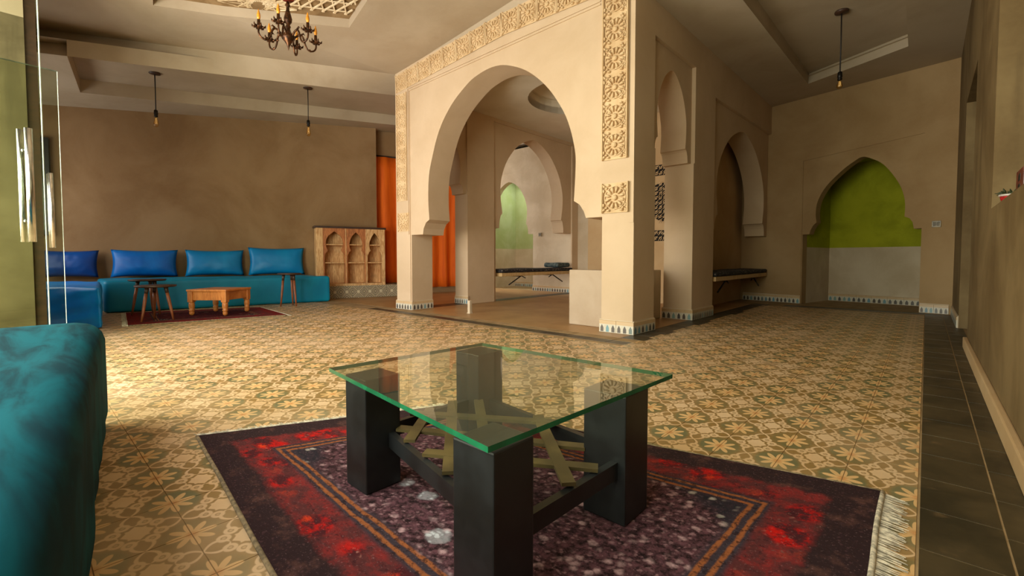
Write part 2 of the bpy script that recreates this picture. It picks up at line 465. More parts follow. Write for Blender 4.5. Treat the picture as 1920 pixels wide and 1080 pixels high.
class B:
    """Collects geometry for ONE mesh object."""
    def __init__(s): s.v = []; s.f = []; s.uv = {}; s.sm = set()
    def add(s, vs, fs, smooth=False, uvs=None):
        k = len(s.v); s.v += [tuple(x) for x in vs]
        for i, f in enumerate(fs):
            s.f.append([a + k for a in f])
            if smooth: s.sm.add(len(s.f) - 1)
            if uvs: s.uv[len(s.f) - 1] = uvs[i]
        return s
    def box(s, lo, hi, M4=None):
        x0, y0, z0 = lo; x1, y1, z1 = hi
        vs = [(x0, y0, z0), (x1, y0, z0), (x1, y1, z0), (x0, y1, z0), (x0, y0, z1), (x1, y0, z1), (x1, y1, z1), (x0, y1, z1)]
        if M4: vs = [M4 @ Vector(q) for q in vs]
        return s.add(vs, [(0, 3, 2, 1), (4, 5, 6, 7), (0, 1, 5, 4), (1, 2, 6, 5), (2, 3, 7, 6), (3, 0, 4, 7)])
    def bbox(s, lo, hi, r=0.004, M4=None):
        """Box with chamfered edges."""
        c = [(lo[i] + hi[i]) / 2 for i in range(3)]; h = [(hi[i] - lo[i]) / 2 for i in range(3)]
        r = min(r, min(h) * 0.45)
        bm = bmesh.new(); bmesh.ops.create_cube(bm, size=2)
        for q in bm.verts: q.co = Vector((c[0] + q.co.x * h[0], c[1] + q.co.y * h[1], c[2] + q.co.z * h[2]))
        bmesh.ops.bevel(bm, geom=bm.edges[:], offset=r, segments=2, affect='EDGES', profile=0.6)
        return s.bm(bm, M4)
    def bm(s, bm, M4=None, smooth=False):
        bm.verts.index_update()
        vs = [(M4 @ q.co if M4 else q.co.copy()) for q in bm.verts]
        fs = [[q.index for q in f.verts] for f in bm.faces]
        bm.free(); return s.add(vs, fs, smooth)
    def tube(s, pts, rad, n=8, caps=True, smooth=True):
        pts = [Vector(p) for p in pts]
        rs = rad if isinstance(rad, (list, tuple)) else [rad] * len(pts)
        rings = []; up = Vector((0, 0, 1)); prev = None
        for i, p in enumerate(pts):
            t = (pts[min(i + 1, len(pts) - 1)] - pts[max(i - 1, 0)]).normalized()
            if prev is None:
                a = t.orthogonal().normalized()
            else:
                a = (prev - t * prev.dot(t))
                a = a.normalized() if a.length > 1e-6 else t.orthogonal().normalized()
            prev = a; b = t.cross(a)
            rings.append([p + (a * math.cos(2 * PI * k / n) + b * math.sin(2 * PI * k / n)) * rs[i] for k in range(n)])
        vs = [q for r in rings for q in r]; fs = []
        for i in range(len(pts) - 1):
            for k in range(n):
                fs.append((i * n + k, i * n + (k + 1) % n, (i + 1) * n + (k + 1) % n, (i + 1) * n + k))
        s.add(vs, fs, smooth)
        if caps:
            k0 = len(s.v) - len(vs)
            s.f.append([k0 + k for k in reversed(range(n))]); s.f.append([k0 + (len(pts) - 1) * n + k for k in range(n)])
        return s
    def lathe(s, prof, n=20, M4=None, smooth=True, caps=True):
        """prof: list of (radius, z)."""
        vs = []; fs = []
        for r, z in prof:
            for k in range(n):
                q = Vector((r * math.cos(2 * PI * k / n), r * math.sin(2 * PI * k / n), z))
                vs.append(M4 @ q if M4 else q)
        for i in range(len(prof) - 1):
            for k in range(n):
                fs.append((i * n + k, i * n + (k + 1) % n, (i + 1) * n + (k + 1) % n, (i + 1) * n + k))
        k0 = len(s.v); s.add(vs, fs, smooth)
        if not caps: return s
        if prof[0][0] > 1e-5: s.f.append([k0 + k for k in reversed(range(n))])
        if prof[-1][0] > 1e-5: s.f.append([k0 + (len(prof) - 1) * n + k for k in range(n)])
        return s
    def prism(s, loops, O, U, N, depth, V=(0, 0, 1)):
        """2-D loops (first outer, rest holes) in the frame O + a*U + b*V, swept along N by depth."""
        O, U, N, V = Vector(O), Vector(U).normalized(), Vector(N).normalized(), Vector(V)
        flat = [q for l in loops for q in l]
        tris = tessellate_polygon([[Vector((q[0], q[1], 0)) for q in l] for l in loops])
        n = len(flat)
        P3 = [O + U * q[0] + V * q[1] for q in flat]
        vs = P3 + [q + N * depth for q in P3]
        fs = [tuple(t) for t in tris] + [tuple(a + n for a in reversed(t)) for t in tris]
        k = 0
        for l in loops:
            m = len(l)
            for i in range(m):
                a, b = k + i, k + (i + 1) % m
                fs.append((a, b, b + n, a + n))
            k += m
        return s.add(vs, fs)
    def obj(s, name, mat, parent=None, recalc=True, weld=False):
        me = D.meshes.new(name); me.from_pydata(s.v, [], s.f); me.validate()
        if s.uv and len(me.polygons) == len(s.f):
            ul = me.uv_layers.new(name='UVMap')
            for p in me.polygons:
                if p.index in s.uv:
                    for li, q in zip(p.loop_indices, s.uv[p.index]): ul.data[li].uv = q
        for p in me.polygons:
            p.use_smooth = p.index in s.sm
        if recalc:
            bm = bmesh.new(); bm.from_mesh(me)
            if weld: bmesh.ops.remove_doubles(bm, verts=bm.verts, dist=1e-5)
            bmesh.ops.recalc_face_normals(bm, faces=bm.faces); bm.to_mesh(me); bm.free()
        me.materials.append(mat if not isinstance(mat, str) else M[mat])
        return link(D.objects.new(name, me), parent)

def structure(o): o['kind'] = 'structure'; return o
def spline(pts, n=6):
    """Catmull-Rom through the 2-D points."""
    out = []
    for i in range(len(pts) - 1):
        p0 = pts[max(i - 1, 0)]; p1 = pts[i]; p2 = pts[i + 1]; p3 = pts[min(i + 2, len(pts) - 1)]
        for k in range(n):
            t = k / n
            out.append(tuple(0.5 * (2 * p1[j] + (p2[j] - p0[j]) * t + (2 * p0[j] - 5 * p1[j] + 4 * p2[j] - p3[j]) * t * t
                                    + (3 * p1[j] - p0[j] - 3 * p2[j] + p3[j]) * t ** 3) for j in (0, 1)))
    out.append(tuple(pts[-1])); return out
def cove(a, b, inward=0.5, n=5):
    """Concave quarter curve from a to b (corbel): starts vertical at a, ends horizontal at b."""
    out = []
    for k in range(n + 1):
        t = PI / 2 * k / n
        out.append((a[0] + (b[0] - a[0]) * (1 - math.cos(t)), a[1] + (b[1] - a[1]) * math.sin(t)))
    return out
def horseshoe(x0, x1, zc, apex, jl, jr, zl=None, flare=0.13, rise=0.2):
    """Outline (left to right) of a pointed horseshoe arch on corbels.
    jl/jr: jamb positions, zc: corbel underside, apex: height of the point, x0/x1: narrowest opening above the corbels."""
    cx = (x0 + x1) / 2; hw = (x1 - x0) / 2
    L = [(jl, zc), (x0 - 0.02 - (x0 - jl) * 0.35, zc)]
    L += cove((L[-1][0], zc), (x0, zc + rise))[1:]
    z0 = zc + rise; hh = apex - z0
    arc = [(x0, z0), (x0 - hw * 0.055, z0 + hh * 0.22), (x0 - hw * 0.03, z0 + hh * 0.42), (x0 + hw * 0.13, z0 + hh * 0.64),
           (x0 + hw * 0.42, z0 + hh * 0.84), (x0 + hw * 0.74, z0 + hh * 0.955), (cx, apex)]
    A = spline(arc, 5)
    R = [(2 * cx - q[0], q[1]) for q in reversed(A)]
    Lc = L + A[1:]
    Rc = R[1:]
    e = [(2 * cx - q[0], q[1]) for q in reversed(L[:-1])]
    e[-1] = (jr, zc)
    return Lc + Rc + e

# camera projection (used only to rank which floor tiles show largest)
_ca, _sa = math.cos(AZ), math.sin(AZ)
def fwd_of(x, y): return -_sa * x + _ca * y
def in_view(x, y, z=0.0, mg=60):
    f = fwd_of(x, y)
    if f < 0.15: return False
    px = 960 + FPX * (_ca * x + _sa * y) / f; py = 485 + FPX * (0.72 - z) / f
    return -mg < px < 1920 + mg and py < 1080 + mg

# ================================================================== STRUCTURE
# ---- floor -------------------------------------------------------
floor = structure(B().box((-10.4, -0.85, -0.16), (1.2, 10.4, -0.0028)).obj('floor', 'grout'))

def steps(a, b, fn):
    out = [a]
    while (out[-1] < b) if b > a else (out[-1] > b):
        out.append(out[-1] + (1 if b > a else -1) * fn(out[-1]))
    return out
xs = steps(0.0, -9.4, lambda x: min(0.185 + 0.026 * abs(x), 0.235))
ys = sorted(set([round(q, 4) for q in steps(0.10, 8.3, lambda y: min(0.188 + 0.032 * max(y, 0), 0.26)) + steps(0.10, -0.85, lambda y: 0.19)]))
RUG_A = [(-2.14, 0.472), (-1.078, 0.373), (-0.07, 0.28), (-0.086, 1.77), (-1.69, 1.405)]
def in_field(x, y):
    if y > 3.42 and x < -1.80: return False
    if y > 7.9: return False
    if x < -7.3 + (y - 3.6) * 0.33 - 0.8 and y > 0: return x > -9.2
    return True
def tile_geo(b, x0, x1, y0, y1, z=0.0, zb=-0.006, g=0.0005, c=0.0008):
    X0, X1, Y0, Y1 = x0 + g, x1 - g, y0 + g, y1 - g
    vs = [(X0, Y0, zb), (X1, Y0, zb), (X1, Y1, zb), (X0, Y1, zb), (X0 + c, Y0 + c, z), (X1 - c, Y0 + c, z), (X1 - c, Y1 - c, z), (X0 + c, Y1 - c, z)]
    u = [(0, 0), (1, 0), (1, 1), (0, 1)]
    fs = [(4, 5, 6, 7), (0, 1, 5, 4), (1, 2, 6, 5), (2, 3, 7, 6), (3, 0, 4, 7)]
    uvs = [u, [u[0], u[1], u[1], u[0]], [u[1], u[2], u[2], u[1]], [u[2], u[3], u[3], u[2]], [u[3], u[0], u[0], u[3]]]
    b.add(vs, fs, uvs=uvs)
def jig(i, j): return ((math.sin(i * 12.9898 + j * 78.233) * 43758.5453) % 1.0 - 0.5) * 0.0007
tiles = []
for i in range(len(xs) - 1):
    for j in range(len(ys) - 1):
        x1, x0 = xs[i], xs[i + 1]; y0, y1 = ys[j], ys[j + 1]
        cx, cy = (x0 + x1) / 2, (y0 + y1) / 2
        if in_field(cx, cy): tiles.append((cx, cy, x0, x1, y0, y1, i, j))
def hidden(x, y):
    rug = -1.85 + (1.4 - y) * 0.4 < x < -0.1 and 0.5 < y < 1.36 + (x + 1.69) * 0.2
    sofa = y < 0.0 + (-x) * 0.05 and x > -2.7
    return rug or sofa
rank = sorted((t for t in tiles if in_view(t[0], t[1]) and not hidden(t[0], t[1])), key=lambda t: fwd_of(t[0], t[1]))
near = set((t[6], t[7]) for t in rank[:290])
rest = B()
for (cx, cy, x0, x1, y0, y1, i, j) in tiles:
    if (i, j) in near:
        b = B(); tile_geo(b, x0, x1, y0, y1, jig(i, j) - 0.0008); b.obj('floor_tile', 'tile', floor, recalc=False)
    else:
        tile_geo(rest, x0, x1, y0, y1, jig(i, j) - 0.0008)
meta(rest.obj('floor_tile_field', 'tile', floor, recalc=False), kind='stuff')

def dark_run(x0, x1, y0, y1, nx, ny, name='border_tile', mat='darktile'):
    for i in range(nx):
        for j in range(ny):
            b = B()
            tile_geo(b, x0 + (x1 - x0) * i / nx, x0 + (x1 - x0) * (i + 1) / nx, y0 + (y1 - y0) * j / ny, y0 + (y1 - y0) * (j + 1) / ny,
                     jig(i + 31, j) - 0.001, g=0.002)
            b.obj(name, mat, floor, recalc=False)
dark_run(0.003, 0.172, 0.0, 8.0, 1, 32)
dark_run(0.172, 0.30, -0.06, 8.0, 1, 32)
dark_run(-2.04, -1.80, 3.70, 8.0, 1, 17)
dark_run(-5.95, -1.80, 3.42, 3.56, 18, 1)
dark_run(-5.95, -1.80, 3.56, 3.70, 18, 1, 'threshold_tile', 'grout')
dark_run(-1.60, 0.0, 7.90, 8.10, 7, 1)
dark_run(-5.66, -5.36, 4.06, 7.9, 1, 15)
meta(B().box((-5.36, 3.70, -0.0025), (-2.04, 7.9, -0.0008)).obj('interior_paving', 'browntile', floor))
meta(B().box((-10.3, 3.70, -0.0025), (-5.66, 7.9, -0.0008)).obj('passage_paving', 'browntile', floor))
B().bbox((-4.45, 4.0, 0.0), (-4.405, 4.05, 0.17), 0.008).obj('kerb', 'limewash', structure(B().bbox((-4.455, 3.995, -0.002), (-4.40, 4.055, 0.008), 0.003).obj('trim_2', 'limewash')))

# ---- pavilion, front arch -----------------------------------------
A = Vector((-5.655, 3.723, 0)); Bp = Vector((-2.03, 3.912, 0))
U = (Bp - A).normalized(); N = Vector((-U.y, U.x, 0))
def zceil(s): return 3.34 + 0.108 * min(max(s, 0), 2.4)
arch = [(0.345, 1.05), (0.586, 1.05), (0.602, 1.13), (0.65, 1.205), (0.721, 1.245)] + spline([(0.721, 1.245), (0.702, 1.50), (0.715, 1.80), (0.772, 2.02), (0.925, 2.385), (1.158, 2.665), (1.448, 2.86), (1.647, 2.93), (1.86, 2.955), (2.073, 2.92),
        (2.359, 2.785), (2.616, 2.565), (2.804, 2.314), (2.913, 2.097), (2.985, 1.83), (2.995, 1.65), (2.977, 1.31)], 5)[1:] \
       + [(3.045, 1.268), (3.093, 1.20), (3.118, 1.13), (3.30, 1.13)]
front = [(0, 0), (0.345, 0)] + arch + [(3.30, 0), (3.63, 0), (3.63, zceil(3.6) + 0.02), (2.4, zceil(2.4) + 0.02), (0, zceil(0) + 0.02)]
wall_pf = structure(B().prism([front], A, U, N, 0.37).obj('wall_pavilion_front', 'cream'))
def on_front(s, z, d=0.0): return A + U * s + Vector((0, 0, z)) - N * d

def strip(b, s0, z0, s1, z1, h, d):
    """A raised fillet on the front wall between (s0,z0) and (s1,z1) of width h and projection d."""
    e = Vector((s1 - s0, z1 - z0)); e.normalize(); w = Vector((-e.y, e.x)) * h / 2
    q = [(s0 - w.x, z0 - w.y), (s1 - w.x, z1 - w.y), (s1 + w.x, z1 + w.y), (s0 + w.x, z0 + w.y)]
    b.prism([q], A - N * d, U, N, d)
def zb(s): return 3.055 + 0.047 * s
mould = B()
for o in (0.0, 0.03):
    strip(mould, 0.29 + o, zb(0.29) - o, 3.27, zb(3.27) - o, 0.012, 0.012)
    strip(mould, 0.29 + o, 0.0 if o else 1.06, 0.29 + o, zb(0.29) - o, 0.011, 0.012)
mould.obj('frame_moulding', 'cream', wall_pf)
edge = B(); edge.prism([[(3.585, 1.06), (3.63, 1.06), (3.63, 3.59), (3.585, 3.59)]], A - N * 0.008, U, N, 0.008); edge.obj('corner_fillet', 'cream', wall_pf)

def rosette_mesh(name, plate=True, petals=12):
    """Unit carved square: border bead, twelve petals round a boss, leaf scrolls in the corners. x right, y up, z out."""
    b = B()
    b.box((-0.5, -0.5, -0.02), (0.5, 0.5, 0.0))
    def petal(cx, cy, ang, l, w, h):
        ca, sa = math.cos(ang), math.sin(ang); rings = []
        for sc, z in ((1.0, 0.0), (0.92, h * 0.75), (0.6, h)):
            for k in range(7):
                t = 2 * PI * k / 7; px = l * sc * math.cos(t); py = w * sc * math.sin(t) * (1.0 + 0.4 * math.cos(t))
                rings.append((cx + px * ca - py * sa, cy + px * sa + py * ca, z))
        fs = [(r * 7 + k, r * 7 + (k + 1) % 7, (r + 1) * 7 + (k + 1) % 7, (r + 1) * 7 + k) for r in (0, 1) for k in range(7)]
        b.add(rings, fs + [tuple(range(14, 21))])
    for k in range(petals):
        t = 2 * PI * (k + 0.5) / petals
        petal(0.265 * math.cos(t), 0.265 * math.sin(t), t, 0.115, 0.05, 0.10)
    b.lathe([(0.095, 0.0), (0.088, 0.08), (0.05, 0.105), (0.0001, 0.115)], 10, smooth=False)
    for sx in (-1, 1):
        for sy in (-1, 1):
            for (x, y, a, l) in ((0.40, 0.40, PI / 4, 0.075), (0.40, 0.24, PI / 2, 0.07), (0.24, 0.42, 0.0, 0.07), (0.30, 0.335, PI / 4, 0.05)):
                petal(sx * x, sy * y, a if sx * sy > 0 else -a, l, 0.04, 0.09)
    for t in (-0.47, 0.47):
        b.box((t - 0.02, -0.5, 0.0), (t + 0.02, 0.5, 0.09))
    for k in range(24):
        y = -0.48 + k * 0.04
        for t in (-0.435, 0.435): b.box((t - 0.012, y, 0.0), (t + 0.012, y + 0.022, 0.07))
    # shallow interlace round the rosette
    for k in range(12):
        t = 2 * PI * k / 12; q = 2 * PI * (k + 1) / 12; r = 0.385
        b.tube([(r * math.cos(t), r * math.sin(t), 0.03), (r * math.cos(q), r * math.sin(q), 0.03)], 0.02, 4, False, False)
    return b
_ros = rosette_mesh('rosette_panel').obj('rosette_panel', 'relief', wall_pf)
ROS = _ros.data; _first = [True]
def rosette(s, z, size, ang=0.0, d=0.014, depth=1.15, ratio=1.0):
    if _first[0]: o = _ros; _first[0] = False
    else: o = link(_ros.copy(), wall_pf)
    R = Matrix(((U.x, 0, -N.x), (U.y, 0, -N.y), (0, 1, 0))).to_4x4()
    o.matrix_world = Matrix.Translation(on_front(s, z, d)) @ R @ Matrix.Rotation(ang, 4, 'Z') @ Matrix.Diagonal((size * ratio, size, size * depth, 1))
    o.rotation_mode = 'XYZ'
    return o
for k in range(8): rosette(3.438, 1.667 + 0.1365 + 0.27 * k, 0.27)
rosette(3.447, 1.303, 0.285)
for k in range(6): rosette(0.148, 1.66 + 0.25 * k, 0.25, 0, 0.008, 0.55, 0.92)
rosette(0.178, 1.235, 0.262, 0, 0.008, 0.55)
for k in range(13):
    s = 0.15 + 0.25 * k
    if s > 3.24: break
    zc = 3.185 + 0.098 * min(s, 2.05) + 0.003 * max(s - 2.05, 0)
    rosette(s, zc, 0.25, math.atan(0.098) if s < 2 else 0, 0.006 + 0.002 * min(k, 5), 0.5 + 0.045 * k)

# ---- pavilion, right arcade ---------------------------------------
RA = Vector((-2.03, 3.912, 0)); RU = Vector((0.0135, 1, 0)).normalized(); RN = Vector((-1, 0.0135, 0)).normalized()
RTOP = 3.25
outer = [(0.006, 0), (0.43, 0), (0.43, 1.82), (0.40, 1.82), (0.40, 2.92), (1.43, 2.92), (1.43, 1.82), (1.40, 1.82), (1.40, 0), (2.07, 0), (2.07, 2.74), (4.83, 2.80), (4.83, RTOP), (0.006, RTOP)]
h1 = horseshoe(0.57, 1.265, 1.82, 2.74, 0.43, 1.40, rise=0.15)
h2 = horseshoe(2.34, 4.42, 1.10, 2.58, 2.07, 4.83, rise=0.2)
inner = [(0.37, 0), (0.43, 0)] + h1 + [(1.40, 0), (2.07, 0)] + h2 + [(4.83, RTOP), (0.37, RTOP)]
wall_pr = B().prism([outer], RA, RU, RN, 0.045)
wall_pr = structure(wall_pr.prism([inner], RA + RN * 0.045, RU, RN, 0.30).obj('wall_pavilion_right', 'cream'))
structure(B().box((-2.56, 5.9, 0), (-2.43, 8.80, 3.25)).obj('wall_bench_niche', 'tan'))
# ---- pavilion, left arcade -----------------------------------------
LA = Vector((-5.36, 3.73, 0)); LU = Vector((0, 1, 0)); LN = Vector((-1, 0, 0))
l1 = horseshoe(0.50, 0.97, 1.74, 2.62, 0.37, 1.10, rise=0.15)
l2 = horseshoe(1.93, 3.62, 1.24, 2.90, 1.76, 4.17, rise=0.25)
louter = [(0.36, 0), (0.37, 0), (0.37, 2.86), (1.10, 2.86), (1.10, 0), (1.70, 0), (1.70, 2.98), (3.86, 2.98), (3.86, 0.0), (4.17, 0.0), (4.17, 3.25), (0.36, 3.25)]
linner = [(0.36, 0), (0.37, 0)] + l1 + [(1.10, 0), (1.76, 0)] + l2 + [(4.17, 3.25), (0.36, 3.25)]
louter = [(0.36, 0), (0.37, 0), (0.37, 2.86), (1.10, 2.86), (1.10, 0), (1.70, 0), (1.70, 3.0), (3.96, 3.0), (3.96, 0.0), (4.17, 0.0), (4.17, 3.25), (0.36, 3.25)]
wl = B().prism([louter], LA, LU, LN, 0.03)
wall_pl = structure(wl.prism([linner], LA + LN * 0.03, LU, LN, 0.27).obj('wall_pavilion_left', 'cream'))
# ---- pavilion interior: low parapet, fountain wall, ceiling with oculus
structure(B().bbox((-2.90, 4.11, 0), (-2.36, 4.26, 0.60), 0.01).obj('wall_parapet_front', 'parapet'))
structure(B().bbox((-2.50, 4.27, 0), (-2.38, 5.30, 0.585), 0.01).obj('wall_parapet_side', 'limewash'))
wall_f = structure(B().box((-4.53, 7.0, 0), (-2.57, 7.89, 3.06)).obj('wall_fountain', 'tan'))
def screen(cx, cz, w, h, shield=False):
    pw = w / 2; ph = h / 2
    o = [(-pw, -ph), (pw, -ph), (pw, ph), (-pw, ph)]
    if shield: o = [(-pw, -ph * 0.62), (-pw * 0.55, -ph * 0.9), (0, -ph), (pw * 0.55, -ph * 0.9), (pw, -ph * 0.62), (pw, ph * 0.75), (pw * 0.7, ph * 0.9), (0, ph), (-pw * 0.7, ph * 0.9), (-pw, ph * 0.75)]
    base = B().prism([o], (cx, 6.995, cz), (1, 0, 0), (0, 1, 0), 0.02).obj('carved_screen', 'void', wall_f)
    b = B(); nx = max(3, int(w / 0.07)); nz = max(2, int(h / 0.07))
    for i in range(nx):
        for j in range(nz):
            x = cx - pw + (i + 0.5) * w / nx; z = cz - ph + (j + 0.5) * h / nz
            if shield and abs(x - cx) / pw * 0.55 + abs(z - cz) / ph > 1.2: continue
            r = 0.03; a0 = random.random() * 6.28
            b.tube([(x + r * (1 - 0.1 * k) * math.cos(a0 + k * 0.9), 6.985, z + r * (1 - 0.1 * k) * math.sin(a0 + k * 0.9)) for k in range(7)], 0.0065, 4, True, False)
            b.tube([(x - 0.03, 6.985, z - 0.035), (x + 0.03, 6.985, z + 0.035)], 0.005, 4, True, False)
    meta(b.obj('scrollwork', 'relief', base), kind='stuff')
screen(-2.95, 2.135, 0.78, 0.17)
screen(-2.95, 1.62, 0.78, 0.66, True)
screen(-2.95, 1.09, 0.78, 0.17)
def circle(cx, cy, r, n=40): return [(cx + r * math.cos(2 * PI * k / n), cy + r * math.sin(2 * PI * k / n)) for k in range(n)]
ocx, ocy, ocr = -3.75, 5.62, 0.79
pc = B().prism([[(-5.36, 4.07), (-2.37, 4.07), (-2.37, 7.9), (-5.36, 7.9)], circle(ocx, ocy, ocr)], (0, 0, 3.06), (1, 0, 0), (0, 0, 1), 0.10, V=(0, 1, 0))
om = Matrix.Translation((ocx, ocy, 3.06))
pc.lathe([(ocr, 0.0), (ocr, 0.20), (ocr - 0.05, 0.20)], 40, om, smooth=False, caps=False)
pc.lathe([(ocr - 0.05, 0.20), (ocr * 0.8, 0.29), (ocr * 0.55, 0.37), (ocr * 0.3, 0.41), (0.0001, 0.43)], 40, om, caps=False)
structure(pc.obj('ceiling_pavilion', 'pavceil', recalc=False))

# ---- far wall, right part with the green alcove ---------------------
FA = Vector((-2.402, 8.69, 0)); FB = Vector((0.253, 8.098, 0)); FU = (FB - FA).normalized(); FN = Vector((-FU.y, FU.x, 0))
f0 = 0.03   # offset of the measured origin
na = [(0.955, 1.105), (1.05, 1.105), (1.065, 1.17), (1.10, 1.24), (1.145, 1.285)] + spline([(1.145, 1.285), (1.132, 1.43), (1.158, 1.62), (1.268, 1.83), (1.46, 2.03), (1.62, 2.15), (1.72, 2.195),
      (1.83, 2.15), (1.98, 2.03), (2.145, 1.76), (2.215, 1.52), (2.218, 1.295)], 4)[1:] + [(2.27, 1.27), (2.305, 1.215), (2.32, 1.125), (2.40, 1.125)]
fo = [(-0.3, 0), (0.955, 0)] + na + [(2.40, 0), (2.80, 0), (2.80, 3.40), (-0.3, 3.40)]
frame_hole = [(0.94, 0), (0.94, 2.27), (2.41, 2.40), (2.41, 0)]
fo_out = [(-0.3, 0), (0.945, 0), (0.945, 2.27), (2.405, 2.385), (2.405, 0), (2.80, 0), (2.80, 3.40), (-0.3, 3.40)]
wb = B().prism([fo_out], FA - FN * 0.0, FU, FN, 0.012)
wall_back = structure(wb.prism([fo], FA + FN * 0.012, FU, FN, 0.16).obj('wall_back', 'far'))
def alcove(O, Ux, Nx, s0, s1, d, zg, ztop, low, high, name):
    """Deep niche behind a wall: lower plain part, upper painted part, with a lid."""
    O = Vector(O)
    t = 0.08
    def pt(s, n): return O + Ux * s + Nx * n
    lowb = B(); upb = B()
    for b, z0, z1 in ((lowb, -0.007, zg), (upb, zg, ztop)):
        for q in ([(s0, 0.17), (s0, d), (s0 - t, d), (s0 - t, 0.17)], [(s1, 0.17), (s1, d), (s1 + t, d), (s1 + t, 0.17)], [(s0 - t, d), (s1 + t, d), (s1 + t, d + t), (s0 - t, d + t)]):
            P4 = [pt(*w) for w in q]
            b.add([w + Vector((0, 0, z0)) for w in P4] + [w + Vector((0, 0, z1)) for w in P4], [(0, 1, 2, 3), (4, 5, 6, 7), (0, 1, 5, 4), (1, 2, 6, 5), (2, 3, 7, 6), (3, 0, 4, 7)])
    P4 = [pt(*w) for w in ((s0 - t, 0.17), (s1 + t, 0.17), (s1 + t, d + t), (s0 - t, d + t))]
    upb.add([w + Vector((0, 0, ztop)) for w in P4] + [w + Vector((0, 0, ztop + 0.08)) for w in P4], [(0, 1, 2, 3), (4, 5, 6, 7), (0, 1, 5, 4), (1, 2, 6, 5), (2, 3, 7, 6), (3, 0, 4, 7)])
    root = structure(lowb.obj(name, low)); upb.obj('painted_upper_wall', high, root)
    return root
wall_niche = alcove(FA, FU, FN, 0.955, 2.40, 1.05, 0.905, 2.30, 'limewash', 'green', 'wall_alcove')
# ---- far wall, left part ---------------------------------------------
GA = Vector((-10.0, 7.9, 0)); GU = Vector((1, 0, 0)); GN = Vector((0, 1, 0))
# alcove opening s = 2.00 .. 3.42 (x -8.0 .. -6.58)
gl = horseshoe(2.13, 3.20, 1.28, 2.53, 2.00, 3.42, rise=0.23)
gl = [(q if q[0] < 3.3 else q) for q in gl]
go = [(0, 0), (2.00, 0)] + gl + [(3.42, 0), (5.47, 0), (5.47, 3.25), (0, 3.25)]
go_out = [(0, 0), (1.99, 0), (1.99, 2.72), (3.43, 2.72), (3.43, 0), (5.47, 0), (5.47, 3.25), (0, 3.25)]
wg = B().prism([go_out], GA, GU, GN, 0.02)
structure(wg.prism([go], GA + GN * 0.02, GU, GN, 0.15).obj('wall_back_left', 'limewash'))
alcove(GA, GU, GN, 2.00, 3.42, 1.0, 0.97, 2.75, 'limewash', 'greenleft', 'wall_alcove_left')

w3 = structure(B().prism([[(-7.66, 8.2), (-6.92, 8.2), (-6.92, 8.7), (-7.66, 8.7)], [(-7.62, 8.24), (-6.96, 8.24), (-6.96, 8.66), (-7.62, 8.66)]], (0, 0, 2.735), (1, 0, 0), (0, 0, 1), 0.014, V=(0, 1, 0)).obj('niche_fill_frame', 'limewash'))  # frame and pane added around the niche lamp, unseen above the arch
B().box((-7.62, 8.24, 2.742), (-6.96, 8.66, 2.746)).obj('pane', 'doorglass', w3)
# ---- left wall, recess with curtains ---------------------------------
WA = Vector((-9.2, 0.8, 0)); WB = Vector((-7.84, 5.0, 0)); WU = (WB - WA).normalized(); WN = Vector((-WU.y, WU.x, 0))
def on_left(s, z=0.0, d=0.0): return WA + WU * s + Vector((0, 0, z)) - WN * d
wall_left = structure(B().prism([[(-1.8, 0), (4.17, 0), (4.17, 3.4), (-1.8, 3.4)]], WA, WU, WN, 0.14).obj('wall_left', 'brown'))
structure(B().prism([[(4.0, 0), (6.4, 0), (6.4, 3.4), (4.0, 3.4)]], WA + WN * 0.24, WU, WN, 0.12).obj('wall_left_recess', 'brown'))

# ---- right wall with shelf recess and doorway --------------------------
rw = [(-0.9, 0), (5.20, 0), (5.20, 2.30), (6.56, 2.30), (6.56, 0), (8.4, 0), (8.4, 3.6), (3.69, 3.6), (3.69, 1.0), (-0.9, 1.0)]
wall_right = structure(B().prism([rw], (0.262, 0, 0), (0, 1, 0), (1, 0, 0), 0.30).obj('wall_right', 'olive'))
structure(B().box((0.50, -0.9, 1.0), (0.56, 3.72, 3.6)).obj('wall_right_recess', 'grey'))
structure(B().bbox((0.50, 5.15, 0), (0.56, 6.62, 2.36), 0.004).obj('door_3', 'darkwood'))
bb = B()
bb.bbox((0.236, 1.2, 0), (0.262, 5.18, 0.085), 0.006)
base_r = structure(bb.obj('baseboard_right', 'tan'))

# ---- window wall behind the camera with the door opening ---------------
fw = [(-10.4, 0), (-5.35, 0), (-5.35, 2.55), (-2.76, 2.55), (-2.76, 0), (0.56, 0), (0.56, 3.7), (-10.4, 3.7)]
hole = [(-2.5, 0.55), (0.0, 0.55), (0.0, 2.65), (-2.5, 2.65)]
fill_hole = [(-9.5, 0.75), (-6.9, 0.75), (-6.9, 2.1), (-9.5, 2.1)]  # opening added to let the corner fill lamp in
wall_front = structure(B().prism([fw, hole, fill_hole], (0, -0.85, 0), (1, 0, 0), (0, -1, 0), 0.14).obj('wall_front', 'olive'))
win = structure(B().prism([[(-2.5, 0.55), (0.0, 0.55), (0.0, 2.65), (-2.5, 2.65)], [(-2.45, 0.60), (-1.28, 0.60), (-1.28, 2.60), (-2.45, 2.60)], [(-1.22, 0.60), (-0.05, 0.60), (-0.05, 2.60), (-1.22, 2.60)]],
      (0, -0.88, 0), (1, 0, 0), (0, -1, 0), 0.05).obj('window_1', 'darkmetal'))
for x0 in (-2.45, -1.22): B().box((x0, -0.908, 0.60), (x0 + 1.17, -0.900, 2.60)).obj('pane', 'doorglass', win)
structure(B().box((-6.1, -0.85, 0), (-5.42, 0.10, 2.66)).obj('wall_pier', 'pier'))
structure(B().box((-6.1, -0.85, 2.66), (-5.42, 0.10, 3.4)).obj('trim_4', 'ceil'))
structure(B().box((-5.56, 0.101, 0), (-5.44, 0.168, 3.35)).obj('trim_5', 'darkwood'))
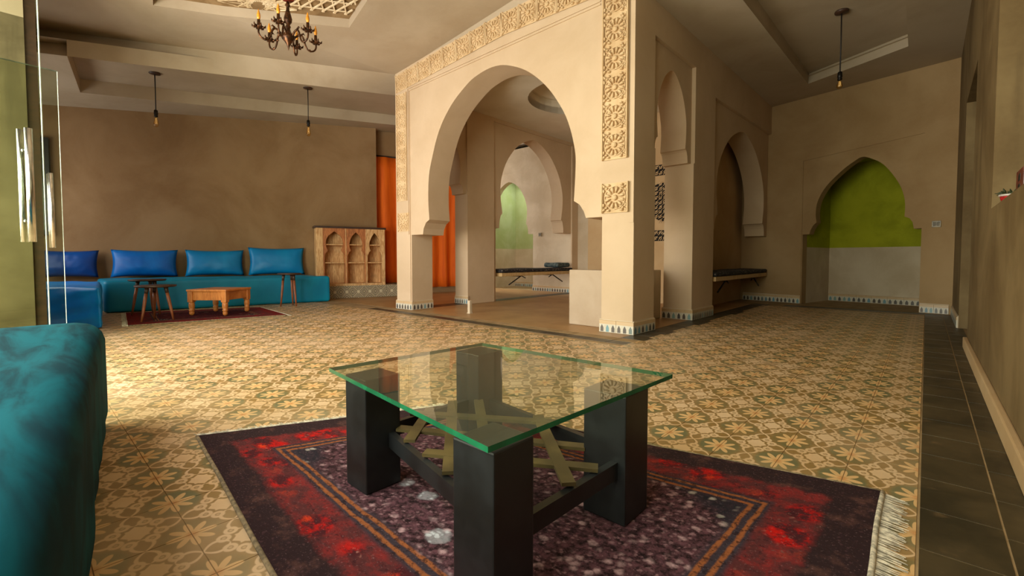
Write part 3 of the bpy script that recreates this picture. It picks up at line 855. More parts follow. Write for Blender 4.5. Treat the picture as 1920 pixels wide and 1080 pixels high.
ter = structure(B().box((-8, -4.5, -0.2), (3, -1.0, -0.02)).obj('floor_terrace', 'limewash'))

# ---- ceilings ------------------------------------------------------------
def sheet(b, outer, holes, lines, zf, th=0.0):
    """Flat-plan ceiling sheet with holes; zf(x, y) gives its height."""
    vs = []; es = []
    for l in [outer] + holes:
        k = len(vs); vs += [Vector(q) for q in l]
        es += [(k + i, k + (i + 1) % len(l)) for i in range(len(l))]
    for (p, q) in lines:
        k = len(vs); vs += [Vector(p), Vector(q)]; es.append((k, k + 1))
    V, E, Fc, *_ = delaunay_2d_cdt(vs, es, [], 0, 1e-5)
    def inside(p, l):
        c = False; n = len(l)
        for i in range(n):
            a, d = l[i], l[(i + 1) % n]
            if (a[1] > p[1]) != (d[1] > p[1]) and p[0] < (d[0] - a[0]) * (p[1] - a[1]) / (d[1] - a[1]) + a[0]: c = not c
        return c
    fs = []
    for f in Fc:
        c = sum((V[i] for i in f), Vector((0, 0))) / len(f)
        if inside(c, outer) and not any(inside(c, h) for h in holes): fs.append(tuple(f))
    b.add([(q.x, q.y, zf(q.x, q.y)) for q in V], fs)
    b.add([(q.x, q.y, zf(q.x, q.y) + 0.12) for q in V], [tuple(reversed(f)) for f in fs])
def zc(x, y): return 3.34 + 0.108 * min(max(x + 5.66, 0), 2.4)
def _on(p, q, y): return p[0] + (q[0] - p[0]) * (y - p[1]) / (q[1] - p[1])
RP, RQ = (-7.48, 0.375), (-5.66, 3.696)
R1 = [(_on(RP, RQ, -0.85), -0.85), RP, RQ]
cof = [(-5.978, 1.038), (-5.032, 2.70), (-2.3, 2.25), (-3.2, 0.55)]
def split_x(loop, xsplit):
    o = []
    for i in range(len(loop)):
        p, q = loop[i], loop[(i + 1) % len(loop)]; o.append(p)
        for xv in sorted(xsplit, key=lambda v: abs(v - p[0])):
            if (p[0] - xv) * (q[0] - xv) < -1e-6:
                t = (xv - p[0]) / (q[0] - p[0]); o.append((xv, p[1] + (q[1] - p[1]) * t))
    return o
COR = list(cof)
cof = split_x(cof, (-5.66, -3.26))
main_outer = R1 + [(-5.66, 3.74), (-2.03, 3.93), (-2.03, 4.0), (0.5, 4.0), (0.5, -0.9)]
cb = B(); sheet(cb, main_outer, [cof], [((-5.66, -0.85), (-5.66, 3.73)), ((-3.26, -0.85), (-3.26, 3.8))], zc)
# coffer reveals
for i in range(len(cof)):
    p, q = cof[i], cof[(i + 1) % len(cof)]
    cb.add([(p[0], p[1], zc(*p)), (q[0], q[1], zc(*q)), (q[0], q[1], zc(*q) + 0.10), (p[0], p[1], zc(*p) + 0.10)], [(0, 1, 2, 3)])
ceiling = structure(cb.obj('ceiling', 'ceil', recalc=False))
cc = (sum(q[0] for q in COR) / 4, sum(q[1] for q in COR) / 4)
ctop = B()
ctop.add([(q[0] + (q[0] - cc[0]) * 0.01, q[1] + (q[1] - cc[1]) * 0.01, zc(*q) + 0.098) for q in cof] + [(cc[0], cc[1], zc(*cc) + 0.098)], [(i, (i + 1) % len(cof), len(cof)) for i in range(len(cof))])
ctop.obj('coffer_ground', 'latticeback', ceiling, recalc=False)
# plaster interlace in the coffer: bars laid in eight directions round star centres
def cof_pt(u, v):
    a = Vector((*COR[0], zc(*COR[0]))); b_ = Vector((*COR[1], zc(*COR[1]))); c_ = Vector((*COR[2], zc(*COR[2]))); d_ = Vector((*COR[3], zc(*COR[3])))
    return (a * (1 - u) + b_ * u) * (1 - v) + (d_ * (1 - u) + c_ * u) * v + Vector((0, 0, 0.085))
lat = B()
def lbar(u0, v0, u1, v1, r=0.011):
    def cl(p, q):
        pts = []
        for k in range(25):
            t = k / 24; x, y = p[0] + (q[0] - p[0]) * t, p[1] + (q[1] - p[1]) * t
            if 0.005 < x < 0.995 and 0.005 < y < 0.995: pts.append((x, y))
        return (pts[0], pts[-1]) if len(pts) > 1 else None
    e = cl((u0, v0), (u1, v1))
    if e: lat.tube([cof_pt(*e[0]), cof_pt(*e[1])], r, 4, False, False)
stars = [(0.80, 0.28), (0.20, 0.28), (0.80, 0.78), (0.20, 0.78), (0.5, 0.53), (0.5, 0.03)]
for (su, sv) in stars:
    for k in range(24):
        t = 2 * PI * k / 24
        lbar(su + 0.035 * math.cos(t), sv + 0.028 * math.sin(t), su + 0.15 * math.cos(t), sv + 0.12 * math.sin(t), 0.008)
    for k in range(12):
        t = 2 * PI * k / 12; q = 2 * PI * (k + 5) / 12
        lbar(su + 0.20 * math.cos(t), sv + 0.165 * math.sin(t), su + 0.20 * math.cos(q), sv + 0.165 * math.sin(q), 0.009)
for k in range(-30, 32):
    t = k * 0.062
    lbar(t, 0, t + 0.62, 1.0, 0.010); lbar(t, 0, t - 0.62, 1.0, 0.010)
    if 0 < t < 1: lbar(0, t, 1.0, t, 0.008)
meta(lat.obj('plaster_lattice', 'lattice', ceiling, recalc=False), kind='stuff')

# sloping soffit and long light trough along the left wall
soff = B()
def rule(p, q, ylist):      # straight edge through two space points, sampled at given y
    return [tuple(p[k] + (q[k] - p[k]) * (y - p[1]) / (q[1] - p[1]) for k in range(3)) for y in ylist]
L2 = rule((-7.10, 0.453, 2.966), (-6.08, 3.975, 3.217), (-0.85, 0.453, 3.975, 5.4))
R1z = rule((RP[0], RP[1], 3.34), (RQ[0], RQ[1], 3.34), (-0.85, 0.453, 3.975, 5.4))
INN = rule((-8.45, 0.654, 2.95), (-7.50, 4.891, 3.246), (-0.2, 0.654, 4.891, 6.4))
WAL = rule((-9.36, 0.354, 2.912), (-7.93, 4.628, 3.221), (-0.85, 0.354, 4.628, 6.4))
def ribbon(b, P, Q):
    def dense(E):
        o = []
        for i in range(len(E) - 1):
            for k in range(8): o.append(tuple(E[i][c] + (E[i + 1][c] - E[i][c]) * k / 8 for c in range(3)))
        return o + [E[-1]]
    P, Q = dense(P), dense(Q)
    n = len(P); W_ = 4; V = []
    for k in range(W_ + 1): V += [tuple(p[c] + (q[c] - p[c]) * k / W_ for c in range(3)) for p, q in zip(P, Q)]
    b.add(V, [(k * n + i, k * n + i + 1, (k + 1) * n + i + 1, (k + 1) * n + i) for k in range(W_) for i in range(n - 1)], smooth=True)
ribbon(soff, R1z, L2)
WAL2 = [(x - 0.25, y, z) for x, y, z in WAL]
ribbon(soff, INN, WAL2)
H = 0.182
up = lambda P: [(x, y, z + H) for x, y, z in P]
ribbon(soff, L2[1:], up(L2[1:])); ribbon(soff, INN[1:], up(INN[1:])); ribbon(soff, up(L2), up(INN))
# closed end of the trough and the flat part before it
soff.add([L2[1], INN[1], (INN[1][0], INN[1][1], INN[1][2] + H), (L2[1][0], L2[1][1], L2[1][2] + H)], [(0, 1, 2, 3)])
soff.add([L2[0], L2[1], INN[1], INN[0]], [(0, 1, 2, 3)])
soff.add([INN[0], L2[0], WAL2[0]], [(0, 1, 2)])
structure(soff.obj('ceiling_soffit', 'ceil', recalc=False))
# passage ceiling left of the pavilion
structure(B().box((-10.4, 4.95, 3.35), (-5.36, 8.1, 3.45)).obj('ceiling_passage', 'ceil'))
# right ceiling with tray
RZ = 3.25
tray = [(-1.40, 4.45), (-1.331, 7.819), (-0.224, 7.253), (-0.20, 4.10)]
rb = B(); sheet(rb, [(-2.06, 3.93), (0.6, 3.93), (0.6, 9.0), (-2.06, 9.0)], [tray], [], lambda x, y: RZ)
ti = [(-1.385, 4.43), (-1.335, 7.90), (-0.235, 7.32), (-0.20, 4.08)]
for i in range(4):
    p, q = tray[i], tray[(i + 1) % 4]; p2, q2 = ti[i], ti[(i + 1) % 4]
    rb.add([(p[0], p[1], RZ), (q[0], q[1], RZ), (q2[0], q2[1], RZ + 0.17), (p2[0], p2[1], RZ + 0.17)], [(0, 1, 2, 3)])
rb.add([(q[0], q[1], RZ + 0.17) for q in ti], [(0, 1, 2, 3)])
rb.add([(-2.03, 4.0, RZ), (0.6, 4.0, RZ), (0.6, 4.0, 3.62), (-2.03, 4.0, 3.62)], [(0, 1, 2, 3)])
structure(rb.obj('ceiling_right', 'ceil', recalc=False))
# roof slab that closes the building above the ceilings
structure(B().box((-10.5, -1.0, 3.80), (1.0, 10.4, 3.95)).obj('ceiling_roof', 'grey'))
structure(B().prism([[(-1.0, 0), (10.4, 0), (10.4, 3.8), (-1.0, 3.8)], [(6.3, 0.75), (7.7, 0.75), (7.7, 2.35), (6.3, 2.35)]], (-10.5, 0, 0), (0, 1, 0), (1, 0, 0), 0.2).obj('wall_outer_left', 'grey'))  # hole in this wall added for the passage fill lamp
structure(B().box((-10.5, 10.2, 0), (1.0, 10.4, 3.80)).obj('wall_outer_back', 'grey'))
structure(B().box((0.86, -1.0, 0), (1.0, 10.4, 3.80)).obj('wall_outer_right', 'grey'))

# ---- skirtings of glazed tiles --------------------------------------------
def skirt(name, P, Q, h=0.115, t=0.016, w=0.2, out=None, mat='skirt'):
    """Row of glazed tiles from P to Q on the floor; out = direction the tiles face."""
    P, Q = Vector((*P, 0)), Vector((*Q, 0)); L = (Q - P).length; u = (Q - P) / L; n = Vector((*out, 0)).normalized()
    k = max(1, round(L / w)); tw = L / k
    b = B(); b.prism([[(0, 0), (L, 0), (L, h + 0.012), (0, h + 0.012)]], P, u, n, t * 0.5)
    root = structure(b.obj(name, 'limewash'))
    for i in range(k):
        b = B(); g = 0.0015
        x0, x1 = i * tw + g, (i + 1) * tw - g
        F = [P + u * x + n * t + Vector((0, 0, z)) for x, z in ((x0, 0.002), (x1, 0.002), (x1, h), (x0, h))]
        K = [P + u * x + n * t * 0.5 + Vector((0, 0, z)) for x, z in ((x0, 0.002), (x1, 0.002), (x1, h + 0.004), (x0, h + 0.004))]
        uv = [(0, 0), (1, 0), (1, 1), (0, 1)]
        b.add(F + K, [(0, 1, 2, 3), (3, 2, 6, 7), (0, 3, 7, 4), (2, 1, 5, 6)], uvs=[uv, [uv[3], uv[2], uv[2], uv[3]], [uv[0], uv[3], uv[3], uv[0]], [uv[2], uv[1], uv[1], uv[2]]])
        b.obj('skirting_tile', mat, root)
    return root
fu = (U.x, U.y); fn = (-N.x, -N.y)
def fp(s, d=0.0): q = A + U * s + N * d; return (q.x, q.y)
skirt('baseboard_pillar_right_front', fp(3.285), fp(3.646), out=fn)
skirt('baseboard_pillar_right_side', (-2.03, 3.90), (-2.024, 4.35), out=(1, 0))
skirt('baseboard_pillar_left_front', fp(-0.01), fp(0.36), out=fn)
skirt('baseboard_pillar_left_side', fp(0.345, -0.005), fp(0.345, 0.37), out=fu)
skirt('baseboard_second_pillar_front', (-2.37, 5.312), (-2.0, 5.312), out=(0, -1), w=0.185)
skirt('baseboard_second_pillar_side', (-2.011, 5.30), (-2.002, 5.985), out=(1, 0), w=0.17)
skirt('baseboard_inner_pillar', (-5.66, 4.83), (-5.345, 4.83), out=(0, -1))
def fpt(s, d=0.0): q = FA + FU * s + FN * d; return (q.x, q.y)
skirt('baseboard_back_left', fpt(0.02), fpt(0.945), out=(-FN.x, -FN.y))
skirt('baseboard_back_right', fpt(2.41), fpt(2.70), out=(-FN.x, -FN.y), w=0.145)
skirt('baseboard_alcove', fpt(0.96, 1.05), fpt(2.395, 1.05), out=(-FN.x, -FN.y))
skirt('baseboard_passage_right', (-6.58, 7.90), (-4.55, 7.90), out=(0, -1))
skirt('baseboard_passage_alcove', (-8.0, 8.9), (-6.58, 8.9), out=(0, -1))
skirt('baseboard_right_far', (0.262, 6.57), (0.262, 8.0), out=(-1, 0))

# ---- tiled plinth under the cabinet ------------------------------------------
PA = Vector((-7.905, 3.78, 0)); PB = Vector((-7.52, 4.95, 0)); PU = (PB - PA).normalized(); PN = Vector((-PU.y, PU.x, 0))
PL_ = (PB - PA).length
plinth = structure(B().prism([[(-0.15, 0), (PL_ + 0.02, 0), (PL_ + 0.02, 0.222), (-0.15, 0.222)]], PA + PN * 0.012, PU, PN, 0.36).obj('trim_1', 'grey'))
k = 6
for i in range(k):
    x0, x1 = PL_ * i / k + 0.002, PL_ * (i + 1) / k - 0.002
    vs = [PA + PU * x + Vector((0, 0, z)) for x, z in ((x0, 0.003), (x1, 0.003), (x1, 0.219), (x0, 0.219))]
    vs += [q + PN * 0.014 for q in vs]
    uv = [(0, 0), (1, 0), (1, 1), (0, 1)]
    B().add(vs, [(0, 1, 2, 3), (0, 1, 5, 4), (1, 2, 6, 5), (2, 3, 7, 6), (3, 0, 4, 7)], uvs=[uv] * 5).obj('plinth_tile', 'plinthtile', plinth)

# ---- frameless glass door leaves with long pull handles ----------------------
def door_leaf(name, H0, F0, hs, label=None):
    H0, F0 = Vector(H0), Vector(F0); L = (F0 - H0).length; u = (F0 - H0) / L; n = Vector((-u.y, u.x, 0))
    root = structure(B().prism([[(0, 0.012), (L - 0.003, 0.012), (L - 0.003, 2.08), (0, 2.08)]], H0 - n * 0.003, u, n, 0.006).obj(name, 'doorglass'))
    B().prism([[(L - 0.003, 0.012), (L, 0.012), (L, 2.08), (L - 0.003, 2.08)]], H0 - n * 0.0031, u, n, 0.0062).obj('polished_edge', 'dooredge', root)
    B().prism([[(0, 2.076), (L, 2.076), (L, 2.082), (0, 2.082)]], H0 - n * 0.0031, u, n, 0.0062).obj('top_edge', 'topedge', root)
    for sgn in (-1, 1):
        c = H0 + u * hs + n * sgn * 0.03
        hb = B().tube([c + Vector((0, 0, 0.80)), c + Vector((0, 0, 1.335))], 0.0145, 12)
        h = hb.obj('pull_handle', 'chrome', root)
        pb = B()
        for z in (0.90, 1.235): pb.tube([H0 + u * hs + n * sgn * 0.004 + Vector((0, 0, z)), c + Vector((0, 0, z))], 0.008, 8)
        pb.obj('standoff', 'chrome', h)
    return root
door_leaf('door_1', (-2.8, -0.8, 0), (-3.2, 0.108, 0), 0.925)
door_leaf('door_2', (-4.6, -0.8, 0), (-4.7, 0.245, 0), 0.99)
# dark-framed window in the left wall beyond the sofa arm
wz0, wz1, ws0, ws1 = 1.06, 2.445, -0.95, -0.44
w2 = structure(B().prism([[(ws0, wz0), (ws1, wz0), (ws1, wz1), (ws0, wz1)], [(ws0 + 0.07, wz0 + 0.07), (ws1 - 0.07, wz0 + 0.07), (ws1 - 0.07, wz1 - 0.07), (ws0 + 0.07, wz1 - 0.07)]], WA - WN * 0.06, WU, WN, 0.06).obj('window_2', 'black'))
B().prism([[(ws0 + 0.06, wz0 + 0.06), (ws1 - 0.06, wz0 + 0.06), (ws1 - 0.06, wz1 - 0.06), (ws0 + 0.06, wz1 - 0.06)]], WA - WN * 0.012, WU, WN, 0.01).obj('pane', plain('clouded_pane', (92, 92, 66), 0.12, 0, 0.15, 3), w2)

# ================================================================== THINGS
def soft_block(name, quad, z0, z1, r, mat, parent=None, n=(28, 16, 8), amp=0.006, fscale=4.0, fold=None, seed=0.0):
    """Upholstered block on a four-sided footprint, rounded edges, slack cloth."""
    q = [Vector((*p, 0)) for p in quad]
    L = ((q[1] - q[0]).length + (q[2] - q[3]).length) / 2; Wd = ((q[3] - q[0]).length + (q[2] - q[1]).length) / 2
    h = Vector((L / 2, Wd / 2, (z1 - z0) / 2)); r = min(r, min(h) * 0.9)
    def params(m, hh):
        base = [-1 + 2 * i / m for i in range(m + 1)]
        e = [1 - r / hh * t for t in (0.0, 0.12, 0.3, 0.55, 1.0)]
        s = sorted(set([round(x, 5) for x in base if abs(x) < e[-1] - 0.01] + [round(x, 5) for x in e] + [round(-x, 5) for x in e]))
        return s
    us, vs_, ws = params(n[0], h.x), params(n[1], h.y), params(n[2], h.z)
    cache = {}; V = []; F = []
    def pos(a, b_, c):
        p = Vector((a * h.x, b_ * h.y, c * h.z))
        inn = Vector([max(-(h[i] - r), min(h[i] - r, p[i])) for i in range(3)])
        dd = p - inn
        if dd.length > 1e-9: p = inn + dd.normalized() * r
        nn = dd.normalized() if dd.length > 1e-9 else Vector((0, 0, 1))
        tx, ty = (p.x / h.x + 1) / 2, (p.y / h.y + 1) / 2
        g = (q[0] * (1 - tx) + q[1] * tx) * (1 - ty) + (q[3] * (1 - tx) + q[2] * tx) * ty
        w = Vector((g.x, g.y, (z0 + z1) / 2 + p.z))
        u3 = (q[1] - q[0]).normalized(); v3 = (q[3] - q[0]).normalized()
        nw = (u3 * nn.x + v3 * nn.y + Vector((0, 0, nn.z)))
        k = noise.noise(w * fscale + Vector((seed, seed * 2, 0))) * amp
        if fold: k += fold(tx, ty, (p.z / h.z + 1) / 2, nn)
        if c < -0.98: k = min(k, 0)
        w = w + nw * k
        if w.z < z0: w.z = z0
        return w
    def idx(a, b_, c):
        key = (a, b_, c)
        if key not in cache: cache[key] = len(V); V.append(pos(a, b_, c))
        return cache[key]
    def face(A_, B_, fn):
        for i in range(len(A_) - 1):
            for j in range(len(B_) - 1):
                F.append([idx(*fn(A_[i], B_[j])), idx(*fn(A_[i + 1], B_[j])), idx(*fn(A_[i + 1], B_[j + 1])), idx(*fn(A_[i], B_[j + 1]))])
    for c in (-1.0, 1.0):
        face(us, vs_, lambda a, b_, c=c: (a, b_, c)); face(us, ws, lambda a, b_, c=c: (a, c, b_)); face(vs_, ws, lambda a, b_, c=c: (c, a, b_))
    o = B().add(V, F, smooth=True).obj(name, mat, parent)
    return o

# ---- foreground sofa -----------------------------------------------------------
def fg_fold(tx, ty, tz, nn):
    k = 0.0
    if nn.z < 0.5: k += 0.0035 * math.sin(tx * 46 + 2.2 * math.sin(tx * 9)) * (1 - tz) ** 0.7
    if nn.z > 0.3: k += 0.004 * math.sin(tx * 18 + ty * 5) * max(0, ty)
    return k
fg = soft_block('velvet_banquette', [(-0.28, -0.76), (-2.70, -0.72), (-2.66, 0.255), (-0.26, -0.035)], 0.0, 0.452, 0.075, 'velvet', n=(40, 16, 8), amp=0.007, fscale=2.6, fold=fg_fold)
meta(fg, 'long teal velvet banquette in the left foreground, its brushed cover reaching the floor', 'sofa')
# ---- long sofa and its arm ------------------------------------------------------
SF = [(-7.946, 0.765), (-7.40, 3.57), (-8.20, 3.50), (-9.02, 0.80)]
def sofa_fold(tx, ty, tz, nn):
    if nn.z < 0.4: return 0.005 * math.sin(tx * 30 + 3 * math.sin(tx * 7)) * (1 - tz)
    return 0.0
sofa = soft_block('mattress_sofa', [SF[0], SF[1], SF[2], SF[3]], 0.0, 0.43, 0.045, 'satinteal', n=(40, 14, 7), amp=0.010, fscale=2.5, fold=sofa_fold, seed=3)
meta(sofa, 'long low teal sofa bench against the brown left wall, carrying blue cushions', 'sofa')
def arm_fold(tx, ty, tz, nn):
    if nn.z < 0.5: return 0.012 * noise.noise(Vector((tx * 3 + ty * 4, tz * 7 + ty * 5, 1.3))) + 0.008 * math.sin((ty * 1.0 - tz * 0.9) * 20 + tx * 8)
    return 0.0
arm = soft_block('sofa_end_section', [(-6.78, 0.14), (-6.205, 0.575), (-7.85, 0.74), (-8.4, 0.10)], 0.0, 0.43, 0.05, 'armsatin', n=(20, 18, 9), amp=0.012, fscale=4, fold=arm_fold, seed=9)
meta(arm, 'short royal blue satin sofa section in the left corner, beside the glass doors', 'sofa')

def cushion(label, s0, s1, z0, z1, mat, tilt=0.16, seed=0, d=0.16, wall=True, loc=None, rz=None, group='blue cushions along the left wall'):
    w, hgt = abs(s1 - s0), z1 - z0
    V = []; F = []; nx, nz = 22, 14
    for side in (1, -1):
        for i in range(nx + 1):
            for j in range(nz + 1):
                u, v = -1 + 2 * i / nx, -1 + 2 * j / nz
                px = 1 - 0.07 * (1 - v * v) ; pz = 1 - 0.10 * (1 - u * u)
                t = (max(0, 1 - abs(u) ** 2.6) * max(0, 1 - abs(v) ** 2.4)) ** 0.55
                x, z = u * w / 2 * px, v * hgt / 2 * pz
                y = side * d / 2 * t * (1 + 0.12 * noise.noise(Vector((u * 1.7 + seed, v * 1.7, side))))
                y += side * 0.006 * t * noise.noise(Vector((u * 6 + seed, v * 4, 4 + side))) * (1 + 2 * abs(v))
                V.append((x, y, z + hgt / 2))
    m = (nx + 1) * (nz + 1)
    for sd in range(2):
        for i in range(nx):
            for j in range(nz):
                a = sd * m + i * (nz + 1) + j; F.append((a, a + nz + 1, a + nz + 2, a + 1))
    o = B().add(V, F, smooth=True).obj('cushion', mat, weld=True)
    if wall:
        c = on_left((s0 + s1) / 2, z0, d / 2 + 0.09); o.location = c
        o.rotation_euler = (-tilt, 0, math.atan2(WU.y, WU.x))
    else:
        o.location = loc; o.rotation_euler = (-tilt, 0, rz)
    return meta(o, label, 'cushion', group)
cushion('royal blue satin cushion on the teal sofa, behind the overlapping small round tables', 0.21, 1.03, 0.44, 0.865, 'satin', seed=1)
cushion('bright blue satin cushion in the middle of the long sofa, above the pine low table', 1.12, 1.93, 0.44, 0.87, 'satinmid', seed=5)
cushion('blue-teal satin cushion at the right end of the long sofa, nearest the wooden cabinet', 1.99, 2.86, 0.44, 0.92, 'satinmid', seed=9)
cushion('dark blue satin cushion in the left corner, leaning over the short end section', -0.62, 0.08, 0.445, 0.85, 'satindark', seed=13)

# ---- wooden cabinet on the tiled plinth ------------------------------------------
CA = Vector((-7.89, 3.83, 0)); CUv = PU; CNv = PN
cab = thing('cabinet', CA + CUv * 0.35 + CNv * 0.16 + Vector((0, 0, 0.222)), 'weathered wooden cabinet with three arched open bays, on the tiled plinth', 'cabinet', rz=math.atan2(CUv.y, CUv.x))
CO = -0.35
def cbx(name, s0, s1, d0, d1, z0, z1, mat, parent=cab, r=0.004):
    return B().bbox((s0 + CO, d0 - 0.16, z0 - 0.222), (s1 + CO, d1 - 0.16, z1 - 0.222), r).obj(name, mat, parent)
cbx('side_panel', -0.25, -0.13, 0.03, 0.30, 0.25, 1.27, 'cabwood')
cbx('side_panel', 0.925, 0.965, 0.03, 0.30, 0.25, 1.27, 'cabwood')
cbx('top_board', -0.275, 0.985, 0.02, 0.31, 1.27, 1.305, 'darkwood')
cbx('bottom_board', -0.25, 0.965, 0.02, 0.31, 0.222, 0.265, 'cabwood')
cbx('back_panel', -0.13, 0.925, 0.28, 0.298, 0.265, 1.27, 'cabwood')
bays = [(-0.13, 0.25), (0.265, 0.605), (0.62, 0.925)]
for i in (0, 1):
    cbx('stile', bays[i][1], bays[i + 1][0], 0.03, 0.28, 0.265, 1.27, 'cabwood')
for i, (a, b_) in enumerate(bays):
    cx = (a + b_) / 2; hw = (b_ - a) / 2
    if i == 0:
        pts = [(a + 0.02, 0.265), (a + 0.02, 0.70), (a + 0.03, 0.80), (a + 0.075, 0.865), (a + 0.055, 0.93), (a + 0.045, 1.02), (a + 0.08, 1.12), (cx, 1.215)]
    else:
        pts = [(a + 0.02, 0.265), (a + 0.02, 0.78), (a + 0.05, 0.84), (a + 0.075, 0.87), (a + 0.055, 0.94), (a + 0.06, 1.03), (a + 0.10, 1.13), (cx, 1.205)]
    half = pts[:2] + spline(pts[1:], 4)[1:]
    opening = half + [(2 * cx - q[0], q[1]) for q in reversed(half[:-1])]
    out_l = [(a, 0.265)] + opening + [(b_, 0.265), (b_, 1.27), (a, 1.27)]
    fb = B().prism([[(q[0] + CO, q[1] - 0.222) for q in out_l]], (0, 0.035 - 0.16, 0), (1, 0, 0), (0, 1, 0), 0.018).obj('arched_front', 'cabred' if i < 2 else 'cabwood', cab)
    cbx('shelf', a + 0.001, b_ - 0.001, 0.06, 0.278, 0.635, 0.655, 'cabwood')
    cbx('shelf', a + 0.001, b_ - 0.001, 0.06, 0.278, 0.965, 0.985, 'cabwood')

# ---- curtains ------------------------------------------------------------------------
KA = Vector((-7.92, 4.80, 0)); KB = Vector((-7.3, 6.7, 0)); KU = (KB - KA).normalized(); KN = Vector((-KU.y, KU.x, 0))
def curtain(label, s0, s1, z0, z1, off, seed):
    V = []; F = []; n = 72; nz = 10
    for j in range(nz + 1):
        z = z0 + (z1 - z0) * j / nz
        for i in range(n + 1):
            t = i / n; s = s0 + (s1 - s0) * t
            d = 0.042 * math.sin(t * 2 * PI * (s1 - s0) / 0.31 + seed + 0.5 * math.sin(t * 9 + seed)) * (0.7 + 0.3 * (1 - j / nz)) + 0.012 * math.sin(j * 0.5 + t * 11)
            V.append(KA + KU * s + KN * (off + d) + Vector((0, 0, z)))
    for j in range(nz):
        for i in range(n): F.append((j * (n + 1) + i, j * (n + 1) + i + 1, (j + 1) * (n + 1) + i + 1, (j + 1) * (n + 1) + i))
    b = B().add(V, F, smooth=True)
    o = b.obj('curtain', 'orangecloth', recalc=False)
    sm = o.modifiers.new('thickness', 'SOLIDIFY'); sm.thickness = 0.004
    return meta(o, label, 'curtain', 'orange curtains in the left recess')
curtain('orange curtain hanging between the wooden cabinet and the carved front pillar', 0.0, 0.95, 0.235, 2.74, 0.16, 0.4)
curtain('orange curtain seen through the large front arch, behind the left front pillar', 1.0, 1.95, 0.12, 2.74, 0.16, 2.0)
rod = thing('curtain_rod', KA + KU * 0.95 + KN * 0.16 + Vector((0, 0, 2.755)), 'thin dark metal rod carrying the orange curtains at the left recess', 'curtain rod', rz=math.atan2(KU.y, KU.x))
B().tube([(-1.0, 0, 0), (1.05, 0, 0)], 0.011, 8).obj('pole', 'darkmetal', rod)
for x in (-0.97, 0.0, 1.0): B().tube([(x, 0, 0), (x, 0.09, 0)], 0.008, 6).obj('bracket', 'darkmetal', rod)

# ---- small round three-legged tables ---------------------------------------------------
def side_table(loc, rz, h, rtop, label, spread=1.0, group='round three-legged side tables by the teal sofa'):
    t = thing('side_table', loc, label, 'side table', group, rz)
    B().lathe([(rtop * 0.93, h - 0.022), (rtop, h - 0.014), (rtop, h - 0.004), (rtop * 0.985, h), (0.0001, h - 0.001)], 36).lathe([(0.0001, h - 0.022), (rtop * 0.93, h - 0.022)], 36).obj('tabletop', 'darkwood', t)
    for k in range(3):
        a = 2 * PI * k / 3
        r0, r1 = rtop * 0.50, rtop * 0.86 * spread
        top = Vector((r0 * math.cos(a), r0 * math.sin(a), h - 0.022)); foot = Vector((r1 * math.cos(a), r1 * math.sin(a), 0.0))
        ax = (foot - top)
        lg = B().tube([top + ax * 0.18, top + ax * 0.4, top + ax * 0.75, foot], [0.0165, 0.0175, 0.014, 0.010], 10).obj('leg', 'legwood', t)
        B().tube([top, top + ax * 0.18], [0.022, 0.0168], 10).obj('leg_socket', 'darkwood', lg)
    return t
side_table((-6.50, 1.075, 0.0135), math.radians(-62), 0.405, 0.195, 'dark round side table on the red rug, front one of the overlapping pair')
side_table((-7.33, 1.13, 0.0135), math.radians(35), 0.445, 0.195, 'farther dark round side table of the overlapping pair, close against the teal sofa front')
side_table((-7.13, 2.80, 0.0), math.radians(20), 0.50, 0.165, 'tall dark round side table standing alone on the tiles, right of the pine low table', 0.9)

# ---- pine low table -----------------------------------------------------------------------
pt = thing('low_table', (-6.74, 1.775, 0.012), 'square pine low table with turned legs, standing on the small red rug', 'table', rz=math.radians(40))
hs = 0.215
B().bbox((-hs - 0.04, -hs - 0.04, 0.30), (hs + 0.04, hs + 0.04, 0.325), 0.006).obj('tabletop', 'pine', pt)
for (a, b_) in ((-1, -1), (1, -1), (1, 1), (-1, 1)):
    L = B().bbox((a * hs - 0.032, b_ * hs - 0.032, 0.165), (a * hs + 0.032, b_ * hs + 0.032, 0.30), 0.004)
    L.lathe([(0.012, 0.0), (0.026, 0.012), (0.03, 0.035), (0.024, 0.05), (0.033, 0.06), (0.033, 0.07), (0.026, 0.078), (0.033, 0.10), (0.034, 0.14), (0.03, 0.165)], 14, Matrix.Translation((a * hs, b_ * hs, 0)))
    L.obj('leg', 'pine', pt)
for (x0, y0, x1, y1) in ((-hs + 0.03, -hs - 0.02, hs - 0.03, -hs), (hs, -hs + 0.03, hs + 0.02, hs - 0.03), (-hs + 0.03, hs, hs - 0.03, hs + 0.02), (-hs - 0.02, -hs + 0.03, -hs, hs - 0.03)):
    B().bbox((x0, y0, 0.19), (x1, y1, 0.30), 0.003).obj('apron', 'pine', pt)

